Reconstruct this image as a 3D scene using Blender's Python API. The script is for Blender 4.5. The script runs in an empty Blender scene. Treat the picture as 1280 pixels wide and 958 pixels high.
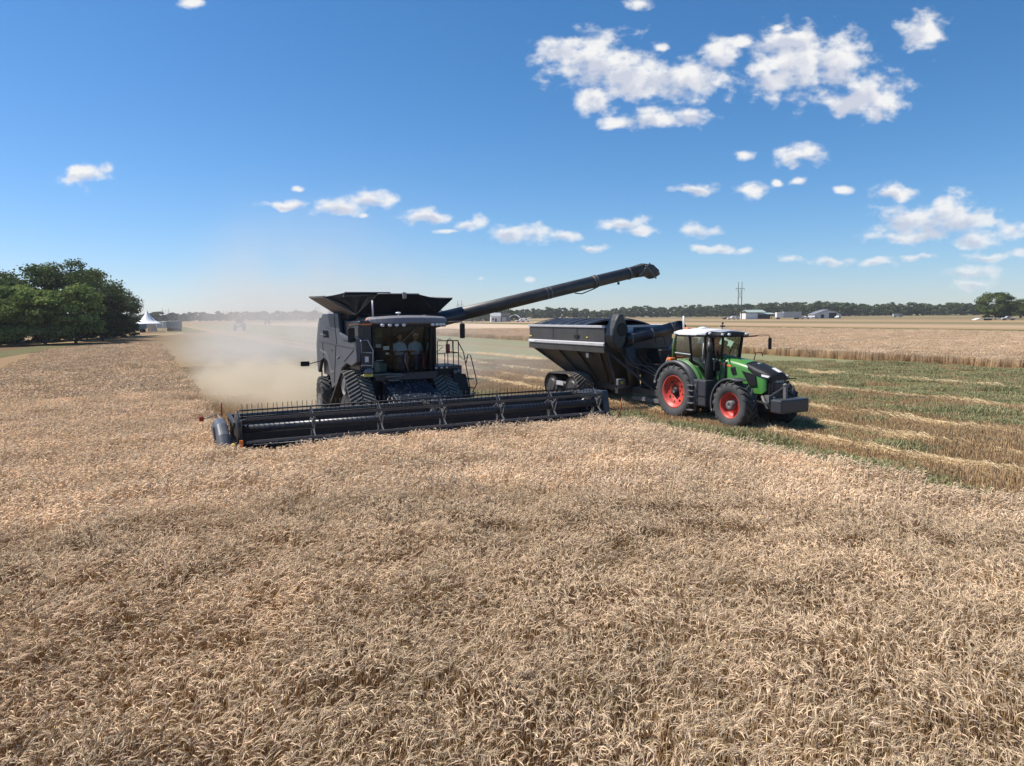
import bpy, math, random
import numpy as np
from mathutils import Vector, Matrix, noise as mnoise
R = math.radians
random.seed(7)
SC = bpy.context.scene

# ------------------------------------------------------------------ camera
CAMH = 4.0
F_PX = 888.0
_p, _r = R(5.47), R(0.5)
_rt = Vector((1, 0, 0)); _fw = Vector((0, math.cos(_p), -math.sin(_p))); _up = _rt.cross(_fw)
_rt2 = _rt * math.cos(_r) - _up * math.sin(_r)
_up2 = _up * math.cos(_r) + _rt * math.sin(_r)
cam_d = bpy.data.cameras.new('camera'); cam = bpy.data.objects.new('camera', cam_d)
SC.collection.objects.link(cam)
cam_d.sensor_width = 36.0; cam_d.lens = F_PX / 1280 * 36.0
cam_d.clip_start = 0.1; cam_d.clip_end = 20000
cam.matrix_world = Matrix(((_rt2.x, _up2.x, -_fw.x, 0), (_rt2.y, _up2.y, -_fw.y, 0), (_rt2.z, _up2.z, -_fw.z, CAMH), (0, 0, 0, 1)))
SC.camera = cam

# ------------------------------------------------------------------ exposure, sky, sun
SC.view_settings.view_transform = 'Standard'
SC.view_settings.look = 'None'
SC.view_settings.gamma = 1.0
SC.view_settings.exposure = 0.48
SC.view_settings.use_curve_mapping = False
SC.cycles.use_denoising = True
SC.cycles.denoiser = 'OPENIMAGEDENOISE'
SC.cycles.max_bounces = 7
SC.cycles.diffuse_bounces = 3
SC.cycles.glossy_bounces = 3
SC.cycles.transmission_bounces = 6
SC.cycles.transparent_max_bounces = 12
SC.cycles.volume_bounces = 1
SC.cycles.volume_step_rate = 1.0
SC.cycles.volume_max_steps = 96
SC.cycles.caustics_reflective = False
SC.cycles.caustics_refractive = False

SUN_EL, SUN_AZ = R(54), R(168)      # azimuth measured from +X towards +Y
sdir = Vector((math.cos(SUN_EL) * math.cos(SUN_AZ), math.cos(SUN_EL) * math.sin(SUN_AZ), math.sin(SUN_EL)))
sl = bpy.data.lights.new('sun', 'SUN'); sl.energy = 4.9; sl.angle = R(0.5); sl.color = (1.0, 0.94, 0.86)
so = bpy.data.objects.new('sun', sl); SC.collection.objects.link(so)
so.rotation_euler = sdir.to_track_quat('Z', 'Y').to_euler(); so.location = (-60, 20, 80)

world = bpy.data.worlds.new('World'); SC.world = world; world.use_nodes = True
wn, wl = world.node_tree.nodes, world.node_tree.links
wn.clear()
def N(nodes, t, **kw):
    n = nodes.new(t)
    for k, v in kw.items():
        if k.startswith('i_'):
            n.inputs[int(k[2:])].default_value = v
        else:
            setattr(n, k, v)
    return n
sky = N(wn, 'ShaderNodeTexSky', sky_type='NISHITA', sun_disc=False, sun_elevation=SUN_EL,
        sun_rotation=math.atan2(sdir.x, sdir.y), altitude=300, air_density=1.0, dust_density=0.15, ozone_density=1.6)
SKY_STR = 0.10
# the camera's rendering of the sky colour: one gain and power per channel
sp_ = N(wn, 'ShaderNodeSeparateColor'); hs = N(wn, 'ShaderNodeCombineColor'); wl.new(sky.outputs[0], sp_.inputs[0])
for ch, (gain, pw) in enumerate(((0.66, 1.42), (0.70, 1.06), (0.95, 1.06))):
    m0 = N(wn, 'ShaderNodeMath', operation='MULTIPLY', i_1=SKY_STR); wl.new(sp_.outputs[ch], m0.inputs[0])
    m1 = N(wn, 'ShaderNodeMath', operation='POWER', i_1=pw); wl.new(m0.outputs[0], m1.inputs[0])
    m2 = N(wn, 'ShaderNodeMath', operation='MULTIPLY', i_1=gain/SKY_STR); wl.new(m1.outputs[0], m2.inputs[0]); wl.new(m2.outputs[0], hs.inputs[ch])
tc = N(wn, 'ShaderNodeTexCoord')
sep = N(wn, 'ShaderNodeSeparateXYZ'); wl.new(tc.outputs['Generated'], sep.inputs[0])
ymax = N(wn, 'ShaderNodeMath', operation='MAXIMUM', i_1=0.02); wl.new(sep.outputs[1], ymax.inputs[0])
dx = N(wn, 'ShaderNodeMath', operation='DIVIDE'); wl.new(sep.outputs[0], dx.inputs[0]); wl.new(ymax.outputs[0], dx.inputs[1])
dz = N(wn, 'ShaderNodeMath', operation='DIVIDE'); wl.new(sep.outputs[2], dz.inputs[0]); wl.new(ymax.outputs[0], dz.inputs[1])
cmb = N(wn, 'ShaderNodeCombineXYZ'); wl.new(dx.outputs[0], cmb.inputs[0]); wl.new(dz.outputs[0], cmb.inputs[1])
# clouds: centre (bearing x/y, height z/y) and half sizes, as they stand in the sky
def sky_dir(px, py):
    d = _fw + _rt2 * ((px - 640) / F_PX) - _up2 * ((py - 479) / F_PX)
    return d.x / d.y, d.z / d.y
CL = [(778,92,40,26),(745,75,62,32),(706,66,30,20),(748,122,28,20),(800,108,55,18),(865,98,56,22),(905,70,26,18),(926,52,18,8),(835,96,50,20),
      (966,92,28,30),(1000,78,50,38),(1045,78,36,32),(990,50,42,16),(1085,110,38,20),(1100,128,24,20),(1062,128,30,15),
      (825,148,52,13),(765,154,18,8),(868,145,24,10),(1150,40,24,20),(1160,35,18,16),
      (108,219,23,13),(92,214,10,6),(240,4,16,6),(372,236,8,4),
      (355,254,34,5),(425,258,36,10),(466,248,26,10),(455,269,8,4),(535,271,34,9),(585,280,22,8),(560,289,16,3),
      (650,292,42,11),(700,295,24,8),(738,310,24,5),(780,281,30,8),(795,290,22,6),
      (878,287,26,8),(888,311,28,6),(934,314,13,5),(988,323,13,4),(1040,325,22,5),(875,236,28,7),(940,238,20,9),(970,228,8,4),(995,226,10,4),
      (930,195,11,6),(995,196,28,13),(1055,238,10,5),(1115,240,26,9),
      (1150,275,50,18),(1185,262,26,18),(1205,280,38,15),(1145,296,48,7),(1225,298,24,10),(1262,288,18,10),
      (1098,328,22,5),(1148,321,24,4),(1240,322,26,5),(1275,318,15,5),(1220,340,30,7),(1215,355,26,6),
      (602,349,6,3),(664,350,8,4),(800,4,16,7),(973,36,9,5),(825,60,10,4)]
# large soft warp then fine warp of the lookup point
wn1 = N(wn, 'ShaderNodeTexNoise', noise_dimensions='3D'); wn1.inputs['Scale'].default_value = 16; wn1.inputs['Detail'].default_value = 6; wn1.inputs['Roughness'].default_value = 0.56
wl.new(cmb.outputs[0], wn1.inputs['Vector'])
sub = N(wn, 'ShaderNodeVectorMath', operation='SUBTRACT'); sub.inputs[1].default_value = (0.5, 0.5, 0.5); wl.new(wn1.outputs['Color'], sub.inputs[0])
scl = N(wn, 'ShaderNodeVectorMath', operation='MULTIPLY'); scl.inputs[1].default_value = (0.050, 0.030, 0); wl.new(sub.outputs[0], scl.inputs[0])
wp = N(wn, 'ShaderNodeVectorMath', operation='ADD'); wl.new(cmb.outputs[0], wp.inputs[0]); wl.new(scl.outputs[0], wp.inputs[1])
prev = None
prevs = None
for (cx, cy, rx, ry) in CL:
    u, v = sky_dir(cx, cy); k = 1 / F_PX * (1 + u * u) ** 0.5
    rx_, ry_ = max(rx * 1.0 * k, 1e-3), max(ry * 1.0 * k, 1e-3)
    m = N(wn, 'ShaderNodeVectorMath', operation='MULTIPLY_ADD'); m.inputs[1].default_value = (1 / rx_, 1 / ry_, 0); m.inputs[2].default_value = (-u / rx_, -v / ry_, 0)
    if rx > 20:      # the shaded lower core of the bigger clouds
        ml = N(wn, 'ShaderNodeVectorMath', operation='MULTIPLY_ADD'); ml.inputs[1].default_value = (1 / rx_, 1 / ry_, 0); ml.inputs[2].default_value = ((-u + rx_ * .15) / rx_, (-v + ry_ * .42) / ry_ , 0)
        wl.new(wp.outputs[0], ml.inputs[0]); ll = N(wn, 'ShaderNodeVectorMath', operation='LENGTH'); wl.new(ml.outputs[0], ll.inputs[0])
        if prevs is None: prevs = ll.outputs['Value']
        else:
            mm_ = N(wn, 'ShaderNodeMath', operation='SMOOTH_MIN', i_2=0.3); wl.new(prevs, mm_.inputs[0]); wl.new(ll.outputs['Value'], mm_.inputs[1]); prevs = mm_.outputs[0]
    # the smaller the cloud, the less it is warped
    if rx > 20: wl.new(wp.outputs[0], m.inputs[0])
    else:
        wq = N(wn, 'ShaderNodeVectorMath', operation='MULTIPLY_ADD'); wq.inputs[1].default_value = (0.35, 0.35, 0)
        wl.new(scl.outputs[0], wq.inputs[0]); wl.new(cmb.outputs[0], wq.inputs[2]); wl.new(wq.outputs[0], m.inputs[0])
    ln = N(wn, 'ShaderNodeVectorMath', operation='LENGTH'); wl.new(m.outputs[0], ln.inputs[0])
    if prev is None: prev = ln.outputs['Value']
    else:
        mn = N(wn, 'ShaderNodeMath', operation='SMOOTH_MIN', i_2=0.12); wl.new(prev, mn.inputs[0]); wl.new(ln.outputs['Value'], mn.inputs[1]); prev = mn.outputs[0]
wn2 = N(wn, 'ShaderNodeTexNoise'); wn2.inputs['Scale'].default_value = 34; wn2.inputs['Detail'].default_value = 7; wn2.inputs['Roughness'].default_value = 0.53
sclv = N(wn, 'ShaderNodeVectorMath', operation='MULTIPLY'); sclv.inputs[1].default_value = (1, 1.5, 1); wl.new(cmb.outputs[0], sclv.inputs[0])
wl.new(sclv.outputs[0], wn2.inputs['Vector'])
ma = N(wn, 'ShaderNodeMath', operation='MULTIPLY_ADD', i_1=2.7, i_2=-1.35); wl.new(wn2.outputs[0], ma.inputs[0])
fa = N(wn, 'ShaderNodeMath', operation='ADD'); wl.new(prev, fa.inputs[0]); wl.new(ma.outputs[0], fa.inputs[1])
dens = N(wn, 'ShaderNodeMapRange', interpolation_type='SMOOTHSTEP'); dens.inputs[1].default_value = 1.26; dens.inputs[2].default_value = 0.22; dens.inputs[3].default_value = 0; dens.inputs[4].default_value = 1
wl.new(fa.outputs[0], dens.inputs[0])
# cloud light and shade painted into the colour: white tops, blue grey hollows
wn3 = N(wn, 'ShaderNodeTexNoise'); wn3.inputs['Scale'].default_value = 26; wn3.inputs['Detail'].default_value = 5
wl.new(wp.outputs[0], wn3.inputs['Vector'])
crp = N(wn, 'ShaderNodeValToRGB'); crp.color_ramp.elements[0].position = 0.36; crp.color_ramp.elements[0].color = (0.66, 0.70, 0.82, 1)
crp.color_ramp.elements[1].position = 0.58; crp.color_ramp.elements[1].color = (1.0, 1.0, 1.0, 1)
lowr = N(wn, 'ShaderNodeMapRange', interpolation_type='SMOOTHSTEP'); lowr.inputs[1].default_value = 0.95; lowr.inputs[2].default_value = 0.2; lowr.inputs[3].default_value = 0.14; lowr.inputs[4].default_value = -0.13
wl.new(prevs, lowr.inputs[0]); la = N(wn, 'ShaderNodeMath', operation='ADD'); wl.new(wn3.outputs[0], la.inputs[0]); wl.new(lowr.outputs[0], la.inputs[1]); wl.new(la.outputs[0], crp.inputs[0])
cbr = N(wn, 'ShaderNodeVectorMath', operation='SCALE'); cbr.inputs['Scale'].default_value = 0.66 / SKY_STR; wl.new(crp.outputs[0], cbr.inputs[0])
abv = N(wn, 'ShaderNodeMapRange'); abv.inputs[1].default_value = 0.0; abv.inputs[2].default_value = 0.16; abv.inputs[3].default_value = 0.55; abv.inputs[4].default_value = 1.0
wl.new(dz.outputs[0], abv.inputs[0])
gate = N(wn, 'ShaderNodeMath', operation='GREATER_THAN', i_1=0.05); wl.new(sep.outputs[1], gate.inputs[0])
dg = N(wn, 'ShaderNodeMath', operation='MULTIPLY'); wl.new(dens.outputs[0], dg.inputs[0]); wl.new(gate.outputs[0], dg.inputs[1])
dg2 = N(wn, 'ShaderNodeMath', operation='MULTIPLY'); wl.new(dg.outputs[0], dg2.inputs[0]); wl.new(abv.outputs[0], dg2.inputs[1])
mixc = N(wn, 'ShaderNodeMix', data_type='RGBA'); wl.new(dg2.outputs[0], mixc.inputs[0]); wl.new(hs.outputs[0], mixc.inputs[6]); wl.new(cbr.outputs[0], mixc.inputs[7])
bg = N(wn, 'ShaderNodeBackground'); bg.inputs['Strength'].default_value = SKY_STR; wl.new(mixc.outputs[2], bg.inputs['Color'])
wo = N(wn, 'ShaderNodeOutputWorld'); wl.new(bg.outputs[0], wo.inputs['Surface'])
world.cycles.sampling_method = 'MANUAL'; world.cycles.sample_map_resolution = 512

# ------------------------------------------------------------------ frames of reference
YAW = R(27.5)                      # everything in the field runs along this bearing
CO = Vector((-2.3, 21.3, 0))       # ground point under the middle of the harvester's cutter bar
FX = Vector((math.cos(YAW), math.sin(YAW), 0)); FY = Vector((-math.sin(YAW), math.cos(YAW), 0))
def fw(x, y, z=0.0):               # field frame -> world
    return CO + FX * x + FY * y + Vector((0, 0, z))
def gpt(px, py, z=0.0):            # where a line of sight meets height z
    d = _fw + _rt2 * ((px - 640) / F_PX) - _up2 * ((py - 479) / F_PX)
    t = (z - CAMH) / d.z
    return Vector((0, 0, CAMH)) + d * t
def far(px, dist):                 # ground point at a bearing and a forward distance
    return Vector(((px - 640) / F_PX * dist, dist, 0))

# ------------------------------------------------------------------ materials
def mat(name, col, rough=0.5, metal=0.0, var=0.0, vscale=6.0, dust=0.0, dustcol=(0.30, 0.25, 0.19), bump=0.0, bscale=30.0, spec=0.5, emis=None, alpha=None):
    m = bpy.data.materials.new(name); m.use_nodes = True
    n, l = m.node_tree.nodes, m.node_tree.links
    b = n['Principled BSDF']; b.inputs['Base Color'].default_value = (*col, 1); b.inputs['Roughness'].default_value = rough
    b.inputs['Metallic'].default_value = metal; b.inputs['Specular IOR Level'].default_value = spec
    t = N(n, 'ShaderNodeTexCoord'); src = None
    if var > 0 or dust > 0:
        nz = N(n, 'ShaderNodeTexNoise'); nz.inputs['Scale'].default_value = vscale; nz.inputs['Detail'].default_value = 6; nz.inputs['Roughness'].default_value = 0.65
        l.new(t.outputs['Object'], nz.inputs['Vector'])
        mr = N(n, 'ShaderNodeMapRange'); mr.inputs[1].default_value = 0.3; mr.inputs[2].default_value = 0.7; mr.inputs[3].default_value = 1 - var; mr.inputs[4].default_value = 1 + var
        l.new(nz.outputs[0], mr.inputs[0])
        sc = N(n, 'ShaderNodeVectorMath', operation='SCALE'); sc.inputs[0].default_value = col; l.new(mr.outputs[0], sc.inputs['Scale'])
        src = sc.outputs[0]
        if dust > 0:
            nz2 = N(n, 'ShaderNodeTexNoise'); nz2.inputs['Scale'].default_value = vscale * 0.45; nz2.inputs['Detail'].default_value = 8; nz2.inputs['Roughness'].default_value = 0.7
            l.new(t.outputs['Object'], nz2.inputs['Vector'])
            mr2 = N(n, 'ShaderNodeMapRange'); mr2.inputs[1].default_value = 0.35; mr2.inputs[2].default_value = 0.72; mr2.inputs[3].default_value = dust * 0.35; mr2.inputs[4].default_value = min(1, dust * 1.3)
            l.new(nz2.outputs[0], mr2.inputs[0])
            mx = N(n, 'ShaderNodeMix', data_type='RGBA'); l.new(mr2.outputs[0], mx.inputs[0]); l.new(src, mx.inputs[6]); mx.inputs[7].default_value = (*dustcol, 1)
            src = mx.outputs[2]
            mr3 = N(n, 'ShaderNodeMapRange'); mr3.inputs[1].default_value = 0; mr3.inputs[2].default_value = 1; mr3.inputs[3].default_value = rough; mr3.inputs[4].default_value = 0.9
            l.new(mr2.outputs[0], mr3.inputs[0]); l.new(mr3.outputs[0], b.inputs['Roughness'])
        l.new(src, b.inputs['Base Color'])
    if bump > 0:
        nb = N(n, 'ShaderNodeTexNoise'); nb.inputs['Scale'].default_value = bscale; nb.inputs['Detail'].default_value = 5; l.new(t.outputs['Object'], nb.inputs['Vector'])
        bp = N(n, 'ShaderNodeBump'); bp.inputs['Strength'].default_value = bump; bp.inputs['Distance'].default_value = 0.02
        l.new(nb.outputs[0], bp.inputs['Height']); l.new(bp.outputs[0], b.inputs['Normal'])
    return m
M = {}
M['black'] = mat('black_paint', (0.012, 0.014, 0.019), 0.38, var=0.2, dust=0.05)
M['blackd'] = mat('dusty_black_paint', (0.018, 0.020, 0.026), 0.42, var=0.2, dust=0.15, vscale=4)
M['skyblack'] = mat('sky_tinted_black_paint', (0.008, 0.014, 0.028), 0.35, var=0.2, dust=0.03)  # black paint with the blue of the sky's light mixed into its colour
M['side'] = mat('dusty_grey_side_panel', (0.040, 0.048, 0.064), 0.34, var=0.22, dust=0.20, dustcol=(0.22, 0.22, 0.235), vscale=1.6)
M['roofg'] = mat('grey_cab_roof_paint', (0.15, 0.155, 0.19), 0.4, var=0.1, dust=0.25)
M['shield'] = mat('blue_grey_shield_plastic', (0.050, 0.062, 0.085), 0.35, var=0.1, dust=0.2)
M['reel'] = mat('slate_reel_paint', (0.020, 0.026, 0.040), 0.33, var=0.2, dust=0.08)
M['tine'] = mat('black_tine_steel', (0.012, 0.012, 0.014), 0.6)
M['steel'] = mat('worn_bright_steel', (0.38, 0.37, 0.35), 0.42, metal=0.8, var=0.2, dust=0.3)
M['greym'] = mat('grey_metal', (0.10, 0.105, 0.12), 0.5, var=0.2, dust=0.25)
M['rubber'] = mat('dusty_rubber', (0.018, 0.018, 0.018), 0.8, var=0.2, dust=0.25, dustcol=(0.12, 0.11, 0.10), vscale=5, bump=0.2)
M['tread'] = mat('dusty_track_lug_rubber', (0.10, 0.095, 0.09), 0.8, var=0.2, dust=0.6, dustcol=(0.30, 0.28, 0.25), vscale=5)
M['belt'] = mat('dark_track_belt', (0.035, 0.034, 0.034), 0.85, var=0.2, dust=0.3, dustcol=(0.16, 0.14, 0.12), vscale=5)
M['ring'] = mat('dusty_tyre_sidewall', (0.040, 0.040, 0.043), 0.8, var=0.15, dust=0.45, dustcol=(0.11, 0.105, 0.10), vscale=4)
M['green'] = mat('green_tractor_paint', (0.055, 0.23, 0.04), 0.30, var=0.12, dust=0.12, dustcol=(0.22, 0.22, 0.15))
M['greend'] = mat('green_cab_pillar_paint', (0.05, 0.16, 0.03), 0.35, var=0.1, dust=0.10)
M['red'] = mat('red_wheel_paint', (0.58, 0.035, 0.022), 0.42, var=0.15, dust=0.16, vscale=9)
M['fender'] = mat('grey_black_plastic', (0.028, 0.032, 0.043), 0.45, var=0.15, dust=0.08, bump=0.05)
M['white'] = mat('white_roof_paint', (0.80, 0.80, 0.79), 0.35, var=0.03, dust=0.05)
M['cart'] = mat('satin_black_hopper_paint', (0.022, 0.022, 0.025), 0.34, var=0.2, dust=0.24, dustcol=(0.17, 0.155, 0.14), vscale=2.5)
M['rail'] = mat('bright_hopper_rail', (0.58, 0.58, 0.60), 0.4, metal=0.3, var=0.1, dust=0.25)
M['tarp'] = mat('black_vinyl_tarp', (0.010, 0.010, 0.012), 0.35, var=0.2, bump=0.3, bscale=5)
M['vinyl'] = mat('tank_extension_fabric', (0.009, 0.009, 0.011), 0.8, spec=.15, var=0.2, dust=0.02, bump=0.25, bscale=6)
M['lens'] = mat('clear_lamp_lens', (0.85, 0.85, 0.85), 0.15, spec=0.8)
M['amber'] = mat('amber_beacon', (0.85, 0.25, 0.08), 0.3)
M['redl'] = mat('red_reflector', (0.30, 0.02, 0.015), 0.4)
M['yellow'] = mat('yellow_marking', (0.75, 0.60, 0.08), 0.5)
M['orange'] = mat('orange_reflector', (0.75, 0.18, 0.03), 0.4)
M['interior'] = mat('dark_cab_interior', (0.014, 0.014, 0.016), 0.55, spec=.3)
M['cushion'] = mat('green_grey_upholstery', (0.13, 0.18, 0.15), 0.8)
M['pale'] = mat('pale_fittings', (0.6, 0.62, 0.6), 0.5)
M['chaff'] = mat('chaff_covered_steel', (0.20, 0.22, 0.25), 0.5, metal=0.2, var=0.4, dust=0.35, dustcol=(0.40, 0.35, 0.28), vscale=9)
M['mirror'] = mat('mirror_glass', (0.5, 0.5, 0.5), 0.05, metal=1.0)
def glass_mat(name, tint, a, ior=1.5):
    m = bpy.data.materials.new(name); m.use_nodes = True; n, l = m.node_tree.nodes, m.node_tree.links; n.clear()
    tr = N(n, 'ShaderNodeBsdfTransparent'); tr.inputs[0].default_value = (*tint, 1)
    gl = N(n, 'ShaderNodeBsdfGlossy'); gl.inputs['Roughness'].default_value = 0.03; gl.inputs[0].default_value = (0.9, 0.95, 0.95, 1)
    fr = N(n, 'ShaderNodeFresnel'); fr.inputs[0].default_value = ior
    ad = N(n, 'ShaderNodeMath', operation='ADD', i_1=a); l.new(fr.outputs[0], ad.inputs[0])
    mx = N(n, 'ShaderNodeMixShader'); l.new(ad.outputs[0], mx.inputs[0]); l.new(tr.outputs[0], mx.inputs[1]); l.new(gl.outputs[0], mx.inputs[2])
    o = N(n, 'ShaderNodeOutputMaterial'); l.new(mx.outputs[0], o.inputs[0]); return m
M['glass'] = glass_mat('tinted_cab_glass', (0.74, 0.84, 0.83), 0.0, 1.32)
M['glassg'] = glass_mat('green_tinted_cab_glass', (0.85, 0.97, 0.88), 0.15)

# ------------------------------------------------------------------ mesh builder
class MB:
    def __init__(s): s.v = []; s.f = []; s.sm = []; s.mi = []; s.cur = 0
    def add(s, vs, fs, smooth=False):
        o = len(s.v); s.v += [tuple(v) for v in vs]
        for f in fs: s.f.append([i + o for i in f]); s.sm.append(smooth); s.mi.append(s.cur)
        return s
    def box(s, x0, x1, y0, y1, z0, z1):
        v = [(x0,y0,z0),(x1,y0,z0),(x1,y1,z0),(x0,y1,z0),(x0,y0,z1),(x1,y0,z1),(x1,y1,z1),(x0,y1,z1)]
        return s.hexa(v)
    def hexa(s, v):
        return s.add(v, [(0,3,2,1),(4,5,6,7),(0,1,5,4),(1,2,6,5),(2,3,7,6),(3,0,4,7)])
    def bar(s, p, q, w, h, up=(0, 0, 1)):
        p, q = Vector(p), Vector(q); d = (q - p).normalized(); u = Vector(up)
        a = d.cross(u)
        if a.length < 1e-3: a = d.cross(Vector((1, 0, 0)))
        a.normalize(); b = a.cross(d).normalized(); a *= w / 2; b *= h / 2
        return s.hexa([p-a-b, p+a-b, q+a-b, q-a-b, p-a+b, p+a+b, q+a+b, q-a+b])
    def prism(s, poly, axis, a, b):
        n = len(poly)
        def mk(u, w, t): return {'x': (t, u, w), 'y': (u, t, w), 'z': (u, w, t)}[axis]
        v = [mk(u, w, a) for u, w in poly] + [mk(u, w, b) for u, w in poly]
        fs = [tuple(range(n)), tuple(range(2*n-1, n-1, -1))] + [(i, i+n, (i+1) % n + n, (i+1) % n) for i in range(n)]
        return s.add(v, fs)
    def tube(s, p, q, r, r2=None, n=12, caps=True):
        return s.path([p, q], [r, r if r2 is None else r2], n, caps)
    def path(s, pts, r, n=8, caps=True):
        pts = [Vector(p) for p in pts]; k = len(pts)
        rs = r if isinstance(r, (list, tuple)) else [r] * k
        vs = []; prevn = None
        for i, p in enumerate(pts):
            d = (pts[min(i+1, k-1)] - pts[max(i-1, 0)]).normalized()
            if prevn is None:
                a = d.cross(Vector((0, 0, 1)))
                if a.length < 1e-3: a = d.cross(Vector((1, 0, 0)))
            else: a = prevn - d * prevn.dot(d)
            a.normalize(); prevn = a; b = d.cross(a)
            for j in range(n):
                t = 2 * math.pi * j / n
                vs.append(p + (a * math.cos(t) + b * math.sin(t)) * rs[i])
        fs = [(i*n+j, i*n+(j+1) % n, (i+1)*n+(j+1) % n, (i+1)*n+j) for i in range(k-1) for j in range(n)]
        s.add(vs, fs, True)
        if caps:
            o = len(s.v) - k*n
            s.f.append([o+j for j in range(n)][::-1]); s.sm.append(False); s.mi.append(s.cur)
            s.f.append([o+(k-1)*n+j for j in range(n)]); s.sm.append(False); s.mi.append(s.cur)
        return s
    def lathe(s, prof, c, axis='x', n=32, smooth=True, a0=0, a1=2*math.pi, closed=True):
        # prof: (radius, offset along axis)
        c = Vector(c); vs = []; k = len(prof); full = abs(a1-a0-2*math.pi) < 1e-6; m = n if full else n+1
        for i in range(m):
            t = a0 + (a1-a0)*i/n; ct, st = math.cos(t), math.sin(t)
            for r, h in prof:
                vs.append(c + Vector({'x': (h, r*ct, r*st), 'y': (r*ct, h, r*st), 'z': (r*ct, r*st, h)}[axis]))
        fs = []
        for i in range(n):
            i2 = (i+1) % m
            for j in range(k if closed else k-1):
                j2 = (j+1) % k
                fs.append((i*k+j, i*k+j2, i2*k+j2, i2*k+j))
        s.add(vs, fs, smooth)
        if not full and closed:
            o = len(s.v)-m*k
            s.f.append([o+j for j in range(k)]); s.sm.append(False); s.mi.append(s.cur)
            s.f.append([o+n*k+j for j in range(k)][::-1]); s.sm.append(False); s.mi.append(s.cur)
        return s
    def disc(s, c, r, axis='x', h=0.02, n=24):
        return s.lathe([(0.0001, -h/2), (r, -h/2), (r, h/2), (0.0001, h/2)], c, axis, n, smooth=False)
    def ball(s, c, rx, ry=None, rz=None, n=12, m=8):
        ry = ry or rx; rz = rz or rx; c = Vector(c); vs = []; fs = []
        for i in range(m+1):
            p = math.pi*i/m
            for j in range(n):
                t = 2*math.pi*j/n; vs.append((c.x+rx*math.sin(p)*math.cos(t), c.y+ry*math.sin(p)*math.sin(t), c.z+rz*math.cos(p)))
        for i in range(m):
            for j in range(n): fs.append((i*n+j, (i+1)*n+j, (i+1)*n+(j+1) % n, i*n+(j+1) % n))
        return s.add(vs, fs, True)
    def sheet(s, quad, th=0.03):
        a, b, c, d = [Vector(q) for q in quad]; nrm = (c-a).cross(d-b).normalized()*th
        return s.hexa([a, b, c, d, a+nrm, b+nrm, c+nrm, d+nrm])
    def build(s, name, mats, parent=None, bevel=0.0, seg=1, label=None):
        me = bpy.data.meshes.new(name); me.from_pydata(s.v, [], s.f)
        for m in (mats if isinstance(mats, (list, tuple)) else [mats]): me.materials.append(m)
        me.polygons.foreach_set('use_smooth', s.sm); me.polygons.foreach_set('material_index', s.mi)
        me.validate(); me.update()
        o = bpy.data.objects.new(name, me); SC.collection.objects.link(o)
        if parent: o.parent = parent
        if bevel > 0:
            bv = o.modifiers.new('bevel', 'BEVEL'); bv.width = bevel; bv.segments = seg; bv.limit_method = 'ANGLE'; bv.angle_limit = R(40)
        if label: o['label'] = label
        return o
def thing(name, label, cat, loc=(0, 0, 0), rz=0.0, group=None):
    o = bpy.data.objects.new(name, None); SC.collection.objects.link(o); o.location = loc; o.rotation_euler = (0, 0, rz); o.empty_display_size = 0.3
    o['label'] = label; o['category'] = cat
    if group: o['group'] = group
    return o
def tag(o, label, cat, group=None, kind=None):
    if label: o['label'] = label
    if cat: o['category'] = cat
    if group: o['group'] = group
    if kind: o['kind'] = kind
    return o
def copy_tree(o, parent=None):
    c = o.copy(); SC.collection.objects.link(c); c.parent = parent
    for ch in list(o.children): copy_tree(ch, c)
    return c
# ------------------------------------------------------------------ ground and field sheets
def field_coords(n, l):
    g = N(n, 'ShaderNodeNewGeometry')
    s = N(n, 'ShaderNodeVectorMath', operation='SUBTRACT'); s.inputs[1].default_value = CO; l.new(g.outputs['Position'], s.inputs[0])
    a = N(n, 'ShaderNodeVectorMath', operation='DOT_PRODUCT'); a.inputs[1].default_value = FX; l.new(s.outputs[0], a.inputs[0])
    b = N(n, 'ShaderNodeVectorMath', operation='DOT_PRODUCT'); b.inputs[1].default_value = FY; l.new(s.outputs[0], b.inputs[0])
    c = N(n, 'ShaderNodeCombineXYZ'); l.new(a.outputs['Value'], c.inputs[0]); l.new(b.outputs['Value'], c.inputs[1])
    return c, a
def ramp(n, stops, interp='LINEAR'):
    r = N(n, 'ShaderNodeValToRGB'); e = r.color_ramp.elements; r.color_ramp.interpolation = interp
    e[0].position = stops[0][0]; e[0].color = (*stops[0][1], 1); e[1].position = stops[-1][0]; e[1].color = (*stops[-1][1], 1)
    for p, c in stops[1:-1]:
        x = e.new(p); x.color = (*c, 1)
    return r
GREEN = (0.235, 0.235, 0.125); RUST = (0.31, 0.195, 0.10); TAN = (0.36, 0.25, 0.14); STRAW = (0.58, 0.43, 0.23); DUN = (0.27, 0.19, 0.105); OLIVE = (0.17, 0.16, 0.075); PALE = (0.50, 0.37, 0.25)
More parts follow.
